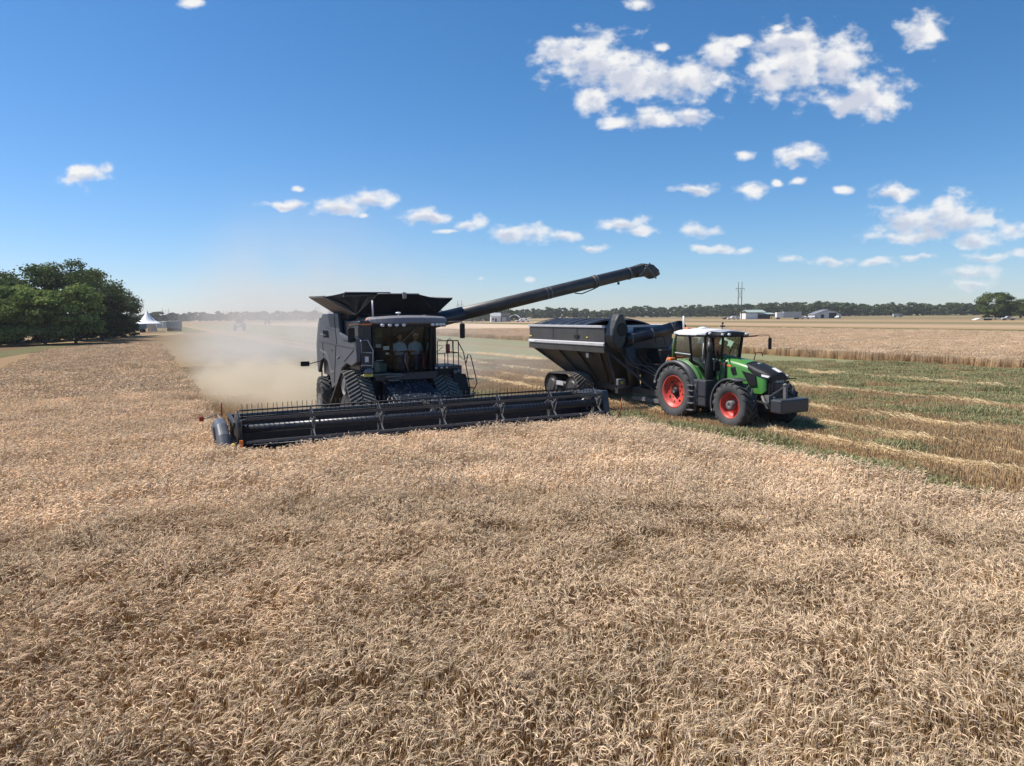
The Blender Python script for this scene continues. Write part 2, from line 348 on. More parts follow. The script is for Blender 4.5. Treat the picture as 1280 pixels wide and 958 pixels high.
def band_mat(name, x0, x1, stops, warp=2.0, streak=0.25, patch=0.25, bump=0.5):
    m = bpy.data.materials.new(name); m.use_nodes = True; n, l = m.node_tree.nodes, m.node_tree.links
    b = n['Principled BSDF']; b.inputs['Roughness'].default_value = 0.95; b.inputs['Specular IOR Level'].default_value = 0.1
    c, a = field_coords(n, l)
    st = N(n, 'ShaderNodeVectorMath', operation='MULTIPLY'); st.inputs[1].default_value = (1, 0.18, 1); l.new(c.outputs[0], st.inputs[0])
    nz = N(n, 'ShaderNodeTexNoise'); nz.inputs['Scale'].default_value = 0.55; nz.inputs['Detail'].default_value = 6; nz.inputs['Roughness'].default_value = 0.7; l.new(st.outputs[0], nz.inputs['Vector'])
    w = N(n, 'ShaderNodeMath', operation='MULTIPLY_ADD', i_1=warp * 2, i_2=-warp); l.new(nz.outputs[0], w.inputs[0])
    ad = N(n, 'ShaderNodeMath', operation='ADD'); l.new(a.outputs['Value'], ad.inputs[0]); l.new(w.outputs[0], ad.inputs[1])
    mr = N(n, 'ShaderNodeMapRange'); mr.inputs[1].default_value = x0; mr.inputs[2].default_value = x1; l.new(ad.outputs[0], mr.inputs[0])
    rp = ramp(n, [((x - x0) / (x1 - x0), col) for x, col in stops]); l.new(mr.outputs[0], rp.inputs[0])
    # brown / green patches
    n2 = N(n, 'ShaderNodeTexNoise'); n2.inputs['Scale'].default_value = 0.22; n2.inputs['Detail'].default_value = 7; n2.inputs['Roughness'].default_value = 0.7; l.new(c.outputs[0], n2.inputs['Vector'])
    r2 = N(n, 'ShaderNodeMapRange'); r2.inputs[1].default_value = 0.45; r2.inputs[2].default_value = 0.65; r2.inputs[3].default_value = 0; r2.inputs[4].default_value = patch; l.new(n2.outputs[0], r2.inputs[0])
    mx = N(n, 'ShaderNodeMix', data_type='RGBA'); l.new(r2.outputs[0], mx.inputs[0]); l.new(rp.outputs[0], mx.inputs[6]); mx.inputs[7].default_value = (*DUN, 1)
    n3 = N(n, 'ShaderNodeTexNoise'); n3.inputs['Scale'].default_value = 9; n3.inputs['Detail'].default_value = 8; n3.inputs['Roughness'].default_value = 0.8
    s3 = N(n, 'ShaderNodeVectorMath', operation='MULTIPLY'); s3.inputs[1].default_value = (1, 0.35, 1); l.new(c.outputs[0], s3.inputs[0]); l.new(s3.outputs[0], n3.inputs['Vector'])
    r3 = N(n, 'ShaderNodeMapRange'); r3.inputs[1].default_value = 0.3; r3.inputs[2].default_value = 0.7; r3.inputs[3].default_value = 1 - streak * 1.6; r3.inputs[4].default_value = 1 + streak; l.new(n3.outputs[0], r3.inputs[0])
    sc = N(n, 'ShaderNodeVectorMath', operation='SCALE'); l.new(mx.outputs[2], sc.inputs[0]); l.new(r3.outputs[0], sc.inputs['Scale'])
    l.new(sc.outputs[0], b.inputs['Base Color'])
    bp = N(n, 'ShaderNodeBump'); bp.inputs['Strength'].default_value = bump; bp.inputs['Distance'].default_value = 0.1; l.new(n3.outputs[0], bp.inputs['Height']); l.new(bp.outputs[0], b.inputs['Normal'])
    return m
def sheet_obj(name, pts, z, m):
    mb = MB(); mb.add([(p[0], p[1], z) for p in pts], [tuple(range(len(pts)))]); o = mb.build(name, m); o['kind'] = 'structure'; return o
g_m = band_mat('open_farmland_soil', -400, 1000, [(-400, OLIVE), (-60, OLIVE), (-35, DUN), (100, DUN), (116, RUST), (121, (0.10, 0.115, 0.045)), (150, (0.10, 0.115, 0.045)), (158, RUST), (164, TAN), (190, (.42,.30,.19)), (215, DUN), (235, OLIVE), (262, DUN), (270, TAN), (340, DUN), (420, OLIVE), (520, DUN), (700, OLIVE), (1000, OLIVE)], warp=3.0, streak=0.18, patch=0.15, bump=0.2)
sheet_obj('ground', [(-4000, -1000), (4000, -1000), (4000, 7000), (-4000, 7000)], 0.0, g_m)
ST = [(-30, DUN), (-16, RUST), (-5, DUN), (3, OLIVE), (5.2, OLIVE), (7.2, OLIVE), (9.2, OLIVE), (9.7, RUST), (10.3, RUST), (10.8, STRAW), (11.4, DUN), (13.1, RUST), (13.6, STRAW), (14.2, OLIVE), (16.4, DUN), (17.0, STRAW),
      (17.7, GREEN), (19.7, OLIVE), (20.2, OLIVE), (20.8, GREEN), (23.0, OLIVE), (23.6, STRAW), (24.4, GREEN), (30.8, GREEN), (31.5, TAN), (32.2, GREEN), (34.8, DUN), (36, GREEN), (44, GREEN), (46, OLIVE)]
st_m = band_mat('cut_stubble_in_rows', -30, 46, ST, warp=0.45, streak=0.35, patch=0.22)
sheet_obj('stubble_field', [fw(x, y)[:2] for x, y in ((-30, -40), (46, -40), (46, 95), (40, 420), (-2, 420), (-9, 190), (-10, 96), (-30, 96))], 0.004, st_m)
soil = band_mat('soil_under_wheat', -30, 60, [(-30, (0.16, 0.105, 0.06)), (0, (0.17, 0.11, 0.065)), (60, (0.16, 0.11, 0.06))], warp=1, streak=0.3)
WX0, WX1 = -16.3, 5.15
def w_top(x):                       # far end of the standing crop, a little oblique
    return 70 + (x + 16.3) * 1.5
sheet_obj('wheat_field_soil', [fw(x, y)[:2] for x, y in ((WX0, -60), (WX1, -60), (WX1, -1.0), (-6.35, -1.0), (-6.35, 84.5), (WX0, 70))], 0.008, soil)
path_m = band_mat('dry_grass_and_wheel_tracks', -60, 20, [(-60, (.16,.095,.05)), (-40, (.20,.125,.065)), (-20, (.15,.09,.048)), (-5, (.20,.14,.08)), (20, TAN)], warp=4, streak=0.3)
def ribbon(name, a, wd, z, m):
    mb = MB(); L_, R_ = [], []
    for i, p in enumerate(a):
        d = (Vector(a[min(i+1, len(a)-1)]) - Vector(a[max(i-1, 0)])).normalized(); nrm = Vector((-d.y, d.x, 0)) * wd / 2
        L_.append(Vector(p) + nrm); R_.append(Vector(p) - nrm)
    vs = [(p.x, p.y, z) for p in L_] + [(p.x, p.y, z) for p in R_]; k = len(a)
    mb.add(vs, [(i, i+1, k+i+1, k+i) for i in range(k-1)]); o = mb.build(name, m); o['kind'] = 'structure'; return o
straw_m = band_mat('pale_wheel_track_straw', -60, 20, [(-60, TAN), (-30, STRAW), (20, TAN)], warp=5, streak=0.35)
ribbon('grass_verge', [gpt(-120, 446), gpt(40, 436), gpt(120, 429), gpt(200, 421), gpt(260, 416)], 20, 0.012, path_m)
vg_m = band_mat('green_weedy_margin', -60, 20, [(-60, (.12,.12,.05)), (-20, (.14,.13,.055)), (20, (.15,.13,.06))], warp=3, streak=.35)
ribbon('weedy_margin', [gpt(-120, 462), gpt(0, 443), gpt(60, 434), gpt(110, 430)], 5, 0.014, vg_m)
ribbon('dirt_track', [gpt(-120, 441), gpt(0, 433), gpt(90, 428), gpt(180, 421.5), gpt(230, 417)], 1.5, 0.016, straw_m)
ribbon('dirt_track', [gpt(-120, 432), gpt(0, 428.5), gpt(90, 424.8), gpt(180, 419.5), gpt(230, 416)], 1.8, 0.016, straw_m)

# ------------------------------------------------------------------ crop material and plant patches
def crop_mat(name, trans=0.3, patch=0.30, hue=(0.9, 1.08)):
    m = bpy.data.materials.new(name); m.use_nodes = True; n, l = m.node_tree.nodes, m.node_tree.links; n.clear()
    at = N(n, 'ShaderNodeAttribute', attribute_name='Col')
    g = N(n, 'ShaderNodeNewGeometry')
    nz = N(n, 'ShaderNodeTexNoise'); nz.inputs['Scale'].default_value = 0.35; nz.inputs['Detail'].default_value = 5; nz.inputs['Roughness'].default_value = 0.65; l.new(g.outputs['Position'], nz.inputs['Vector'])
    mr = N(n, 'ShaderNodeMapRange'); mr.inputs[1].default_value = 0.3; mr.inputs[2].default_value = 0.7; mr.inputs[3].default_value = 1 - patch; mr.inputs[4].default_value = 1 + patch * 0.5; l.new(nz.outputs[0], mr.inputs[0])
    oi = N(n, 'ShaderNodeObjectInfo'); m2 = N(n, 'ShaderNodeMapRange'); m2.inputs[3].default_value = hue[0]; m2.inputs[4].default_value = hue[1]; l.new(oi.outputs['Random'], m2.inputs[0])
    mm = N(n, 'ShaderNodeMath', operation='MULTIPLY'); l.new(mr.outputs[0], mm.inputs[0]); l.new(m2.outputs[0], mm.inputs[1])
    sc = N(n, 'ShaderNodeVectorMath', operation='SCALE'); l.new(at.outputs['Color'], sc.inputs[0]); l.new(mm.outputs[0], sc.inputs['Scale'])
    d = N(n, 'ShaderNodeBsdfDiffuse'); l.new(sc.outputs[0], d.inputs[0])
    t = N(n, 'ShaderNodeBsdfTranslucent'); l.new(sc.outputs[0], t.inputs[0])
    mx = N(n, 'ShaderNodeMixShader', i_0=trans); l.new(d.outputs[0], mx.inputs[1]); l.new(t.outputs[0], mx.inputs[2])
    o = N(n, 'ShaderNodeOutputMaterial'); l.new(mx.outputs[0], o.inputs[0]); return m
wheat_m = crop_mat('ripe_wheat_straw', 0.22, 0.20)
stub_m = crop_mat('cut_straw', 0.25, 0.2)
class CM:                            # coloured mesh for plants
    def __init__(s): s.v = []; s.f = []; s.c = []
    def tri(s, a, b, c, col): o = len(s.v); s.v += [a, b, c]; s.c += [col]*3; s.f.append((o, o+1, o+2))
    def quad(s, a, b, c, d, col, col2=None): o = len(s.v); s.v += [a, b, c, d]; s.c += [col, col, col2 or col, col2 or col]; s.f.append((o, o+1, o+2, o+3))
    def tube(s, pts, rs, k, col, col2=None):
        o = len(s.v); n = len(pts)
        for i, p in enumerate(pts):
            d = (pts[min(i+1, n-1)] - pts[max(i-1, 0)]).normalized(); a = d.cross(Vector((0.3, 0.2, 1)))
            if a.length < 1e-4: a = Vector((1, 0, 0))
            a.normalize(); b = d.cross(a)
            for j in range(k):
                t = 2*math.pi*j/k; s.v.append(p + (a*math.cos(t)+b*math.sin(t))*rs[i]); s.c.append(col if (col2 is None or i < n-1) else col2)
        for i in range(n-1):
            for j in range(k): s.f.append((o+i*k+j, o+i*k+(j+1) % k, o+(i+1)*k+(j+1) % k, o+(i+1)*k+j))
    def mesh(s, name, m):
        me = bpy.data.meshes.new(name); me.from_pydata([tuple(v) for v in s.v], [], s.f); me.materials.append(m)
        a = me.color_attributes.new('Col', 'FLOAT_COLOR', 'POINT'); arr = np.ones((len(s.v), 4), np.float32); arr[:, :3] = np.array(s.c, np.float32); a.data.foreach_set('color', arr.ravel())
        me.update(); return me
rg = random.Random(3)
def jit(c, a): k = 1 + rg.uniform(-a, a); return (c[0]*k, c[1]*k*(1+rg.uniform(-.03, .03)), c[2]*k*(1+rg.uniform(-.06, .06)))
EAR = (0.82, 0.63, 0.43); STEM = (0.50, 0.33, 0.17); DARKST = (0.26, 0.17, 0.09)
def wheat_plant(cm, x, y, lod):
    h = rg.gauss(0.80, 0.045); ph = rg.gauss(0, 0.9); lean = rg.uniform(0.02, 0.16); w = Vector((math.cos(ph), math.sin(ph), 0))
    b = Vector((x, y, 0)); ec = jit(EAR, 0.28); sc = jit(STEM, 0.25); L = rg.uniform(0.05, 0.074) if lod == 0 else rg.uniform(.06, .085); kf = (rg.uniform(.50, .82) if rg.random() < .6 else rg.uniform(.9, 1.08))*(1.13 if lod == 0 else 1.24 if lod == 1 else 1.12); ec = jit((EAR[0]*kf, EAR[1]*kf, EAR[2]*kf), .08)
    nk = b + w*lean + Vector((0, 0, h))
    a0 = rg.uniform(0.2, 1.15); a1 = a0 - rg.uniform(0.3, 1.3)       # ear arc, from rising to nodding
    k = {0: 5, 1: 4, 2: 3}[lod]; pts = [nk]
    for i in range(1, k):
        a = a0 + (a1-a0)*i/(k-1); pts.append(pts[-1] + (w*math.cos(a) + Vector((0, 0, math.sin(a))))*L/(k-1))
    if lod == 0:
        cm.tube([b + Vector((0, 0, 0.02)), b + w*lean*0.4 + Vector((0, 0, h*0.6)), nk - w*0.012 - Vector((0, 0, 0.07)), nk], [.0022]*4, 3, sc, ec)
        cm.tube(pts, [.0022, .0040, .0044, .0037, .0013], 4, ec)
        for i in range(9):
            p = pts[min(1 + i//2, 4)]; d = (pts[min(2+i//2, 4)] - pts[min(i//2+1, 3)]).normalized()
            q = d*rg.uniform(.028, .048) + Vector((rg.gauss(0, .012), rg.gauss(0, .012), rg.gauss(0.004, .012))); s_ = Vector((-d.y, d.x, 0)) * .0011
            cm.tri(p + s_, p - s_, p + q, (ec[0]*1.1, ec[1]*1.1, ec[2]*1.05))
        for _ in range(2):
            z = rg.uniform(.35, .7)*h; t = rg.uniform(0, 6.28); d = Vector((math.cos(t), math.sin(t), 0)); c = b + w*lean*z + Vector((0, 0, z)); n_ = Vector((-d.y, d.x, 0))*.0038
            m1 = c + d*.07 + Vector((0, 0, .05)); m2 = c + d*rg.uniform(.09, .13) - Vector((0, 0, rg.uniform(0, .08))); lc = jit(STEM, .35)
            cm.quad(c-n_, c+n_, m1+n_, m1-n_, lc); cm.quad(m1-n_, m1+n_, m2+n_*.3, m2-n_*.3, lc)
    else:
        sw, er = (.0042, .0080) if lod == 1 else (.009, .0145)
        if lod == 2: sc = tuple(v*1.25 for v in sc)
        n_ = Vector((-w.y, w.x, 0))*sw; b0 = b + Vector((0, 0, .01))
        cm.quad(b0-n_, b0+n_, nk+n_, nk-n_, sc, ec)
        if lod == 1:
            cm.tube(pts, [er*.6, er, er, er*.25], 3, ec)
            for _ in range(2):
                p = pts[2]; d = pts[3]-pts[1]; q = d*1.1 + Vector((rg.gauss(0, .015), rg.gauss(0, .015), rg.gauss(.005, .012))); cm.tri(p+n_*.6, p-n_*.6, p+q, ec)
            t = rg.uniform(0, 6.28); d = Vector((math.cos(t), math.sin(t), 0)); c = b + Vector((0, 0, h*rg.uniform(.45, .75))); u = Vector((-d.y, d.x, 0))*.008
            cm.quad(c-u, c+u, c+d*.13+u*.4+Vector((0, 0, .03)), c+d*.13-u*.4+Vector((0, 0, .03)), jit(STEM, .35))
        else:
            pts2 = [nk, pts[1]*1.0 + (pts[1]-nk)*.5, pts[2] + (pts[2]-nk)*.5]
            cm.tube(pts2, [er*.7, er, er*.3], 3, ec)
def tiles(name, n, size, count, lod, m, fn=None):
    col = bpy.data.collections.new(name)
    for i in range(n):
        cm = CM()
        for _ in range(count):
            x, y = rg.uniform(-.6, .6)*size, rg.uniform(-.6, .6)*size
            (fn or wheat_plant)(cm, x, y, lod)
        o = bpy.data.objects.new('%s_patch' % name, cm.mesh('%s_patch' % name, m)); col.objects.link(o)
    return col
def scatter(name, pts, rots, scs, idx, col, label=None, cat=None, parent=None):
    me = bpy.data.meshes.new(name); me.vertices.add(len(pts)); me.vertices.foreach_set('co', np.array(pts, np.float32).ravel())
    for nm, ty, d in (('rot', 'FLOAT_VECTOR', np.array(rots, np.float32)), ('scl', 'FLOAT_VECTOR', np.array(scs, np.float32))):
        a = me.attributes.new(nm, ty, 'POINT'); a.data.foreach_set('vector', d.ravel())
    a = me.attributes.new('idx', 'INT', 'POINT'); a.data.foreach_set('value', np.array(idx, np.int32))
    o = bpy.data.objects.new(name, me); SC.collection.objects.link(o)
    ng = bpy.data.node_groups.new(name, 'GeometryNodeTree'); ng.interface.new_socket('Geometry', in_out='INPUT', socket_type='NodeSocketGeometry'); ng.interface.new_socket('Geometry', in_out='OUTPUT', socket_type='NodeSocketGeometry')
    n, l = ng.nodes, ng.links
    gi, go = n.new('NodeGroupInput'), n.new('NodeGroupOutput')
    mp = n.new('GeometryNodeMeshToPoints'); l.new(gi.outputs[0], mp.inputs['Mesh'])
    ci = n.new('GeometryNodeCollectionInfo'); ci.inputs['Collection'].default_value = col; ci.inputs['Separate Children'].default_value = True; ci.inputs['Reset Children'].default_value = True
    ip = n.new('GeometryNodeInstanceOnPoints'); l.new(mp.outputs[0], ip.inputs['Points']); l.new(ci.outputs[0], ip.inputs['Instance']); ip.inputs['Pick Instance'].default_value = True
    def at(nm, ty):
        a = n.new('GeometryNodeInputNamedAttribute'); a.data_type = ty; a.inputs['Name'].default_value = nm; return [s for s in a.outputs if s.enabled and s.name == 'Attribute'][0]
    l.new(at('idx', 'INT'), ip.inputs['Instance Index']); l.new(at('rot', 'FLOAT_VECTOR'), ip.inputs['Rotation']); l.new(at('scl', 'FLOAT_VECTOR'), ip.inputs['Scale'])
    l.new(ip.outputs[0], go.inputs[0])
    md = o.modifiers.new('patches', 'NODES'); md.node_group = ng
    o['kind'] = 'stuff'
    if label: o['label'] = label
    if cat: o['category'] = cat
    return o
def inview(p, mar=1.5):
    q = p - Vector((0, 0, CAMH)); z = q.dot(_fw)
    if z < 0.5: return False
    u, v = F_PX*q.dot(_rt2)/z, -F_PX*(q.dot(_up2)-1.0)/z
    return abs(u) < 640 + F_PX*mar/z + 60 and v < 479 + F_PX*mar/z + 900/z
def noise2(x, y, s): return mnoise.noise(Vector((x*s, y*s, 0.37)))
def wheat_region(x, y):
    if x < WX0 or x > WX1 + 0.25*noise2(x, y, .6): return False
    if x < -6.15 + 0.12*noise2(x, y, .9): return y < w_top(x)
    return y < -1.05 + 0.25*noise2(x, y, 1.1)
def fill(name, size, rmin, rmax, region, nvar, col, jitter, x0, x1, y0, y1, label, cat, z=0.0, hs=(0.92, 1.08)):
    P, Rr, S, I = [], [], [], []
    nx, ny = int((x1-x0)/size), int((y1-y0)/size)
    for i in range(nx):
        for j in range(ny):
            x = x0+(i+.5)*size + rg.uniform(-jitter, jitter)*size; y = y0+(j+.5)*size + rg.uniform(-jitter, jitter)*size
            p = fw(x, y, z); d = math.hypot(p.x, p.y)
            if d < rmin or d >= rmax or not inview(p, size+2.6) or not region(x, y): continue
            P.append(p)
            wind = 0.35 + 1.6*noise2(p.x, p.y, .12) + 1.3*noise2(p.x+40, p.y, .8)
            Rr.append((rg.gauss(0, .04), rg.gauss(0, .04), wind + rg.gauss(0, .55)))
            pushed = rg.uniform(.62, .92) if (-6.2 < x < 5.9 and y > -2.1) else 1.0
            hz = pushed + 0.04*noise2(p.x, p.y+9, .35) + 0.035*noise2(p.x, p.y, 1.2); s = rg.uniform(*hs)
            S.append((s, s, s*hz)); I.append(rg.randrange(nvar))
    return scatter(name, P, Rr, S, I, col, label, cat)
cA = tiles('near_wheat', 10, 0.5, 205, 0, wheat_m)
cB = tiles('middle_wheat', 8, 0.7, 260, 1, wheat_m)
cC = tiles('far_wheat', 6, 1.0, 200, 2, wheat_m)
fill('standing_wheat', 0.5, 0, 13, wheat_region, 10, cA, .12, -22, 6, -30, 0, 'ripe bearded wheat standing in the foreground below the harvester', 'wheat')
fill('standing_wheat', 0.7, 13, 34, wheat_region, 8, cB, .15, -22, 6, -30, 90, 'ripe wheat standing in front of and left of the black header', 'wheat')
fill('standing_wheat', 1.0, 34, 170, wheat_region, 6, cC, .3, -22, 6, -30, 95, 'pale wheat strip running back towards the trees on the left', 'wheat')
# the standing crop beyond the tractor
slab_m = band_mat('dense_wheat_canopy', 40, 200, [(40, (0.50, 0.37, 0.25)), (100, (0.58, 0.43, 0.30)), (200, (0.60, 0.45, 0.32))], warp=4, streak=0.25, patch=0.15)
def far_region(x, y):
    return 45.2 + 0.5*noise2(x, y, .3) < x < 116 + (0.12*(y-40) if y < 60 else 0) + 2*noise2(x, y, .05)
fill('standing_wheat', 0.9, 0, 120, lambda x, y: 45.2 + 0.5*noise2(x, y, .3) < x < 48.6, 6, cC, .3, 44, 50, -60, 100, 'ragged brown edge of the standing wheat strip beyond the tractor', 'wheat', 0, (.78, .9))
fill('standing_wheat', 1.05, 0, 175, far_region, 6, cC, .3, 44, 124, -60, 150, 'pale standing wheat in a wide strip beyond the tractor', 'wheat', 0, (.80, .92))
mb = MB(); pts = [fw(x, y)[:2] for x, y in ((47.6, -150), (118, -150), (118, 420), (47.6, 420))]
mb.prism(pts, 'z', 0.0, 0.45); o = mb.build('wheat_canopy', slab_m); tag(o, 'dense body of the pale standing wheat strip beyond the tractor', 'wheat', kind='stuff')

# ------------------------------------------------------------------ stubble, weeds and straw rows on the cut ground
def stub_plant(cm, x, y, lod):       # a drilled row of cut stalks
    y = round(y/0.19)*0.19 + rg.gauss(0, .012); x, y = y, x
    for _ in range(2):
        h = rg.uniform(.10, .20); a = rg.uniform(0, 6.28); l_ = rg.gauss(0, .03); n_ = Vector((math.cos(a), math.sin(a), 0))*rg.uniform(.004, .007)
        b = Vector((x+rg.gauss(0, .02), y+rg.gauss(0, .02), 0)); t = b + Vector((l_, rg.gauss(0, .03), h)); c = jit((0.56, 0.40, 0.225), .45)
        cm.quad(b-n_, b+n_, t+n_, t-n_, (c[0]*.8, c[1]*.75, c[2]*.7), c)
def weed_plant(cm, x, y, lod):
    c = jit((0.28, 0.295, 0.15), .35) if rg.random() < .68 else jit((0.46, 0.36, 0.20), .3)
    for _ in range(4):
        a = rg.uniform(0, 6.28); d = Vector((math.cos(a), math.sin(a), 0)); n_ = Vector((-d.y, d.x, 0))*rg.uniform(.006, .014); b = Vector((x, y, 0)); h = rg.uniform(.10, .26)
        m1 = b + d*.04 + Vector((0, 0, h*.7)); t = b + d*rg.uniform(.07, .14) + Vector((0, 0, h))
        cm.quad(b-n_*.5, b+n_*.5, m1+n_, m1-n_, c); cm.tri(m1-n_, m1+n_, t, c)
def straw_plant(cm, x, y, lod):
    c = jit((0.82, 0.65, 0.40), .25); a = rg.gauss(0.1, .8); d = Vector((math.sin(a), math.cos(a), rg.gauss(0.03, .16))); L = rg.uniform(.12, .32)
    b = Vector((x, y, rg.uniform(.01, .16)*(1.2-abs(x)*2.0 if abs(x) < .5 else .3))); n_ = Vector((rg.gauss(0, .5), rg.gauss(0, .5), 1)).cross(d).normalized()*rg.uniform(.004, .008)
    cm.quad(b-n_, b+n_, b+d*L+n_, b+d*L-n_, c)
cS = tiles('stubble', 5, 0.8, 130, 0, stub_m, stub_plant)
cG = tiles('weeds', 5, 0.8, 110, 0, stub_m, weed_plant)
cR = tiles('straw_row', 5, 0.8, 270, 0, stub_m, straw_plant)
BANDS = [(3, .5), (5.1, .35), (5.6, .9), (7.0, .75), (7.9, .15), (9.5, .1), (12.5, .15), (16, .25), (18, .6), (20, .55), (23, .3), (25, .95), (31, .95), (34.5, .6), (37, .95), (45, .8)]
def greenness(x, y):
    if 5.2 < x < 9.5 + .5*noise2(x, y, .5) and -10.5 + 3*noise2(x, y, .4) < y < 4: return .75 + .5*noise2(x, y, .9)
    for (a, va), (b, vb) in zip(BANDS, BANDS[1:]):
        if a <= x < b: g = va + (vb-va)*(x-a)/(b-a); break
    else: g = .2
    return g + 0.55*noise2(x*2.2, y*.25, .35) + .25*noise2(x, y, 1.1)
ROWS = (10.8, 13.6, 17.0, 23.6, 31.5)
sets = {'s': [[], [], [], []], 'g': [[], [], [], []], 'r': [[], [], [], []]}
for i in range(int(52/.62)):
    for j in range(int(130/.62)):
        x = -6 + (i+.5)*.62 + rg.uniform(-.2, .2); y = -32 + (j+.5)*.62 + rg.uniform(-.2, .2); p = fw(x, y, .004); d = math.hypot(p.x, p.y)
        if d > 62 or x > 45 or not inview(p, 3): continue
        if (x < WX1+.2 and y < .4) or x < -5.7: continue
        g = greenness(x, y); k = 'g' if g > .47 else 's'
        if d > 40 and rg.random() < .35: continue
        if k == 'g' and rg.random() < .15: k = 's'
        q = sets[k]; q[0].append(p); q[1].append((0, 0, YAW + (rg.gauss(0, .06) if k == 's' else rg.uniform(0, 6.28))))
        s = rg.uniform(.85, 1.2) * (1.0 if k == 's' else rg.uniform(.7, 1.1)); hz = .8 + 0.6*noise2(x, y, .4)+(.2 if k == 's' else .1); q[2].append((s, s, s*max(hz, .35))); q[3].append(rg.randrange(5))
for xr in ROWS:
    y = -32.0
    while y < 90:
        y += rg.uniform(.28, .42); x = xr + .22*noise2(xr*7, y, .15) + rg.gauss(0, .07); p = fw(x, y, .02)
        if xr < 10 and y > 30: continue
        if noise2(xr*3, y, .35) < -.48 or not inview(p, 3) or p.length > 75: continue
        q = sets['r']; q[0].append(p); q[1].append((0, 0, YAW + rg.gauss(0, .2))); s = rg.uniform(.7, 1.25); q[2].append((s*.62, s*1.1, s*rg.uniform(.7, 1.3))); q[3].append(rg.randrange(5))
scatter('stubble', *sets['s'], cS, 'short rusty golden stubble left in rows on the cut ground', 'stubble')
scatter('weeds', *sets['g'], cG, 'low green weeds growing through the stubble', 'weeds')
scatter('straw_rows', *sets['r'], cR, 'loose golden straw lying in long rows on the stubble', 'straw')
# ------------------------------------------------------------------ trees
def leaf_mat(name, a, b, trans=0.25):
    m = bpy.data.materials.new(name); m.use_nodes = True; n, l = m.node_tree.nodes, m.node_tree.links; n.clear()
    at = N(n, 'ShaderNodeAttribute', attribute_name='Col'); g = N(n, 'ShaderNodeNewGeometry')
    nz = N(n, 'ShaderNodeTexNoise'); nz.inputs['Scale'].default_value = 0.25; nz.inputs['Detail'].default_value = 4; l.new(g.outputs['Position'], nz.inputs['Vector'])
    mr = N(n, 'ShaderNodeMapRange'); mr.inputs[1].default_value = .35; mr.inputs[2].default_value = .65; l.new(nz.outputs[0], mr.inputs[0])
    mx = N(n, 'ShaderNodeMix', data_type='RGBA'); mx.inputs[6].default_value = (*a, 1); mx.inputs[7].default_value = (*b, 1); l.new(mr.outputs[0], mx.inputs[0])
    mu = N(n, 'ShaderNodeVectorMath', operation='MULTIPLY'); l.new(mx.outputs[2], mu.inputs[0]); l.new(at.outputs['Color'], mu.inputs[1])
    d = N(n, 'ShaderNodeBsdfDiffuse'); t = N(n, 'ShaderNodeBsdfTranslucent'); l.new(mu.outputs[0], d.inputs[0]); l.new(mu.outputs[0], t.inputs[0])
    ms = N(n, 'ShaderNodeMixShader', i_0=trans); l.new(d.outputs[0], ms.inputs[1]); l.new(t.outputs[0], ms.inputs[2])
    o = N(n, 'ShaderNodeOutputMaterial'); l.new(ms.outputs[0], o.inputs[0]); return m
leafA = leaf_mat('oak_leaves', (0.058, 0.085, 0.028), (0.125, 0.155, 0.055)); leafB = leaf_mat('light_green_leaves', (0.15, 0.20, 0.055), (0.23, 0.28, 0.09))
leafC = leaf_mat('dull_grey_green_leaves', (0.040, 0.055, 0.026), (0.065, 0.080, 0.036)); leafF = leaf_mat('far_wood_leaves', (0.055, 0.080, 0.040), (0.090, 0.115, 0.052), .15)
bark = mat('brown_bark', (0.07, 0.052, 0.038), 0.9, var=0.3, bump=.5)
def crown_arrays(nr, w, h, z0, lobes, per, leaf, base=(0, 0, 0), skirt=0.0):
    """leaf-sized quads gathered in clumps through the crown's volume"""
    L = []
    for i in range(lobes):
        t = nr.uniform(0, 2*np.pi); u = nr.uniform(-1, 1); rr = np.sqrt(max(0, 1-(u*u*.92 if u > 0 else u*u*.35)))*nr.uniform(.40, .95)
        prof = 1.0 - 0.25*max(0, -u)
        L.append((rr*np.cos(t)*w/2*prof, rr*np.sin(t)*w/2*prof, z0+h/2+u*h/2*.86, nr.uniform(.11, .22)*min(w, h)*1.0, nr.uniform(.75, 1.25)))
    L = np.array(L); n = lobes*per; li = np.repeat(np.arange(lobes), per)
    d = nr.normal(size=(n, 3)); d /= np.linalg.norm(d, axis=1)[:, None]; d[:, 2] = np.where(d[:, 2] < -.25, -d[:, 2]*.8, d[:, 2])
    rad = L[li, 3]*(nr.uniform(.45, 1.12, n))
    c = L[li, :3] + d*rad[:, None]*np.array([1.15, 1.15, .8]) + np.array(base)
    nn = d + nr.normal(size=(n, 3))*.55 + np.array([0, 0, .25]); nn /= np.linalg.norm(nn, axis=1)[:, None]
    a = np.cross(nn, nr.normal(size=(n, 3))); a /= np.linalg.norm(a, axis=1)[:, None]; b = np.cross(nn, a)
    s = leaf*nr.uniform(.6, 1.3, n)[:, None]; e = nr.uniform(.5, 1, n)[:, None]
    V = np.stack([c-a*s, c+b*s*e, c+a*s, c-b*s*e], 1).reshape(-1, 3)
    col = np.repeat(L[li, 4]*nr.uniform(.75, 1.25, n), 4)
    return V, col, L
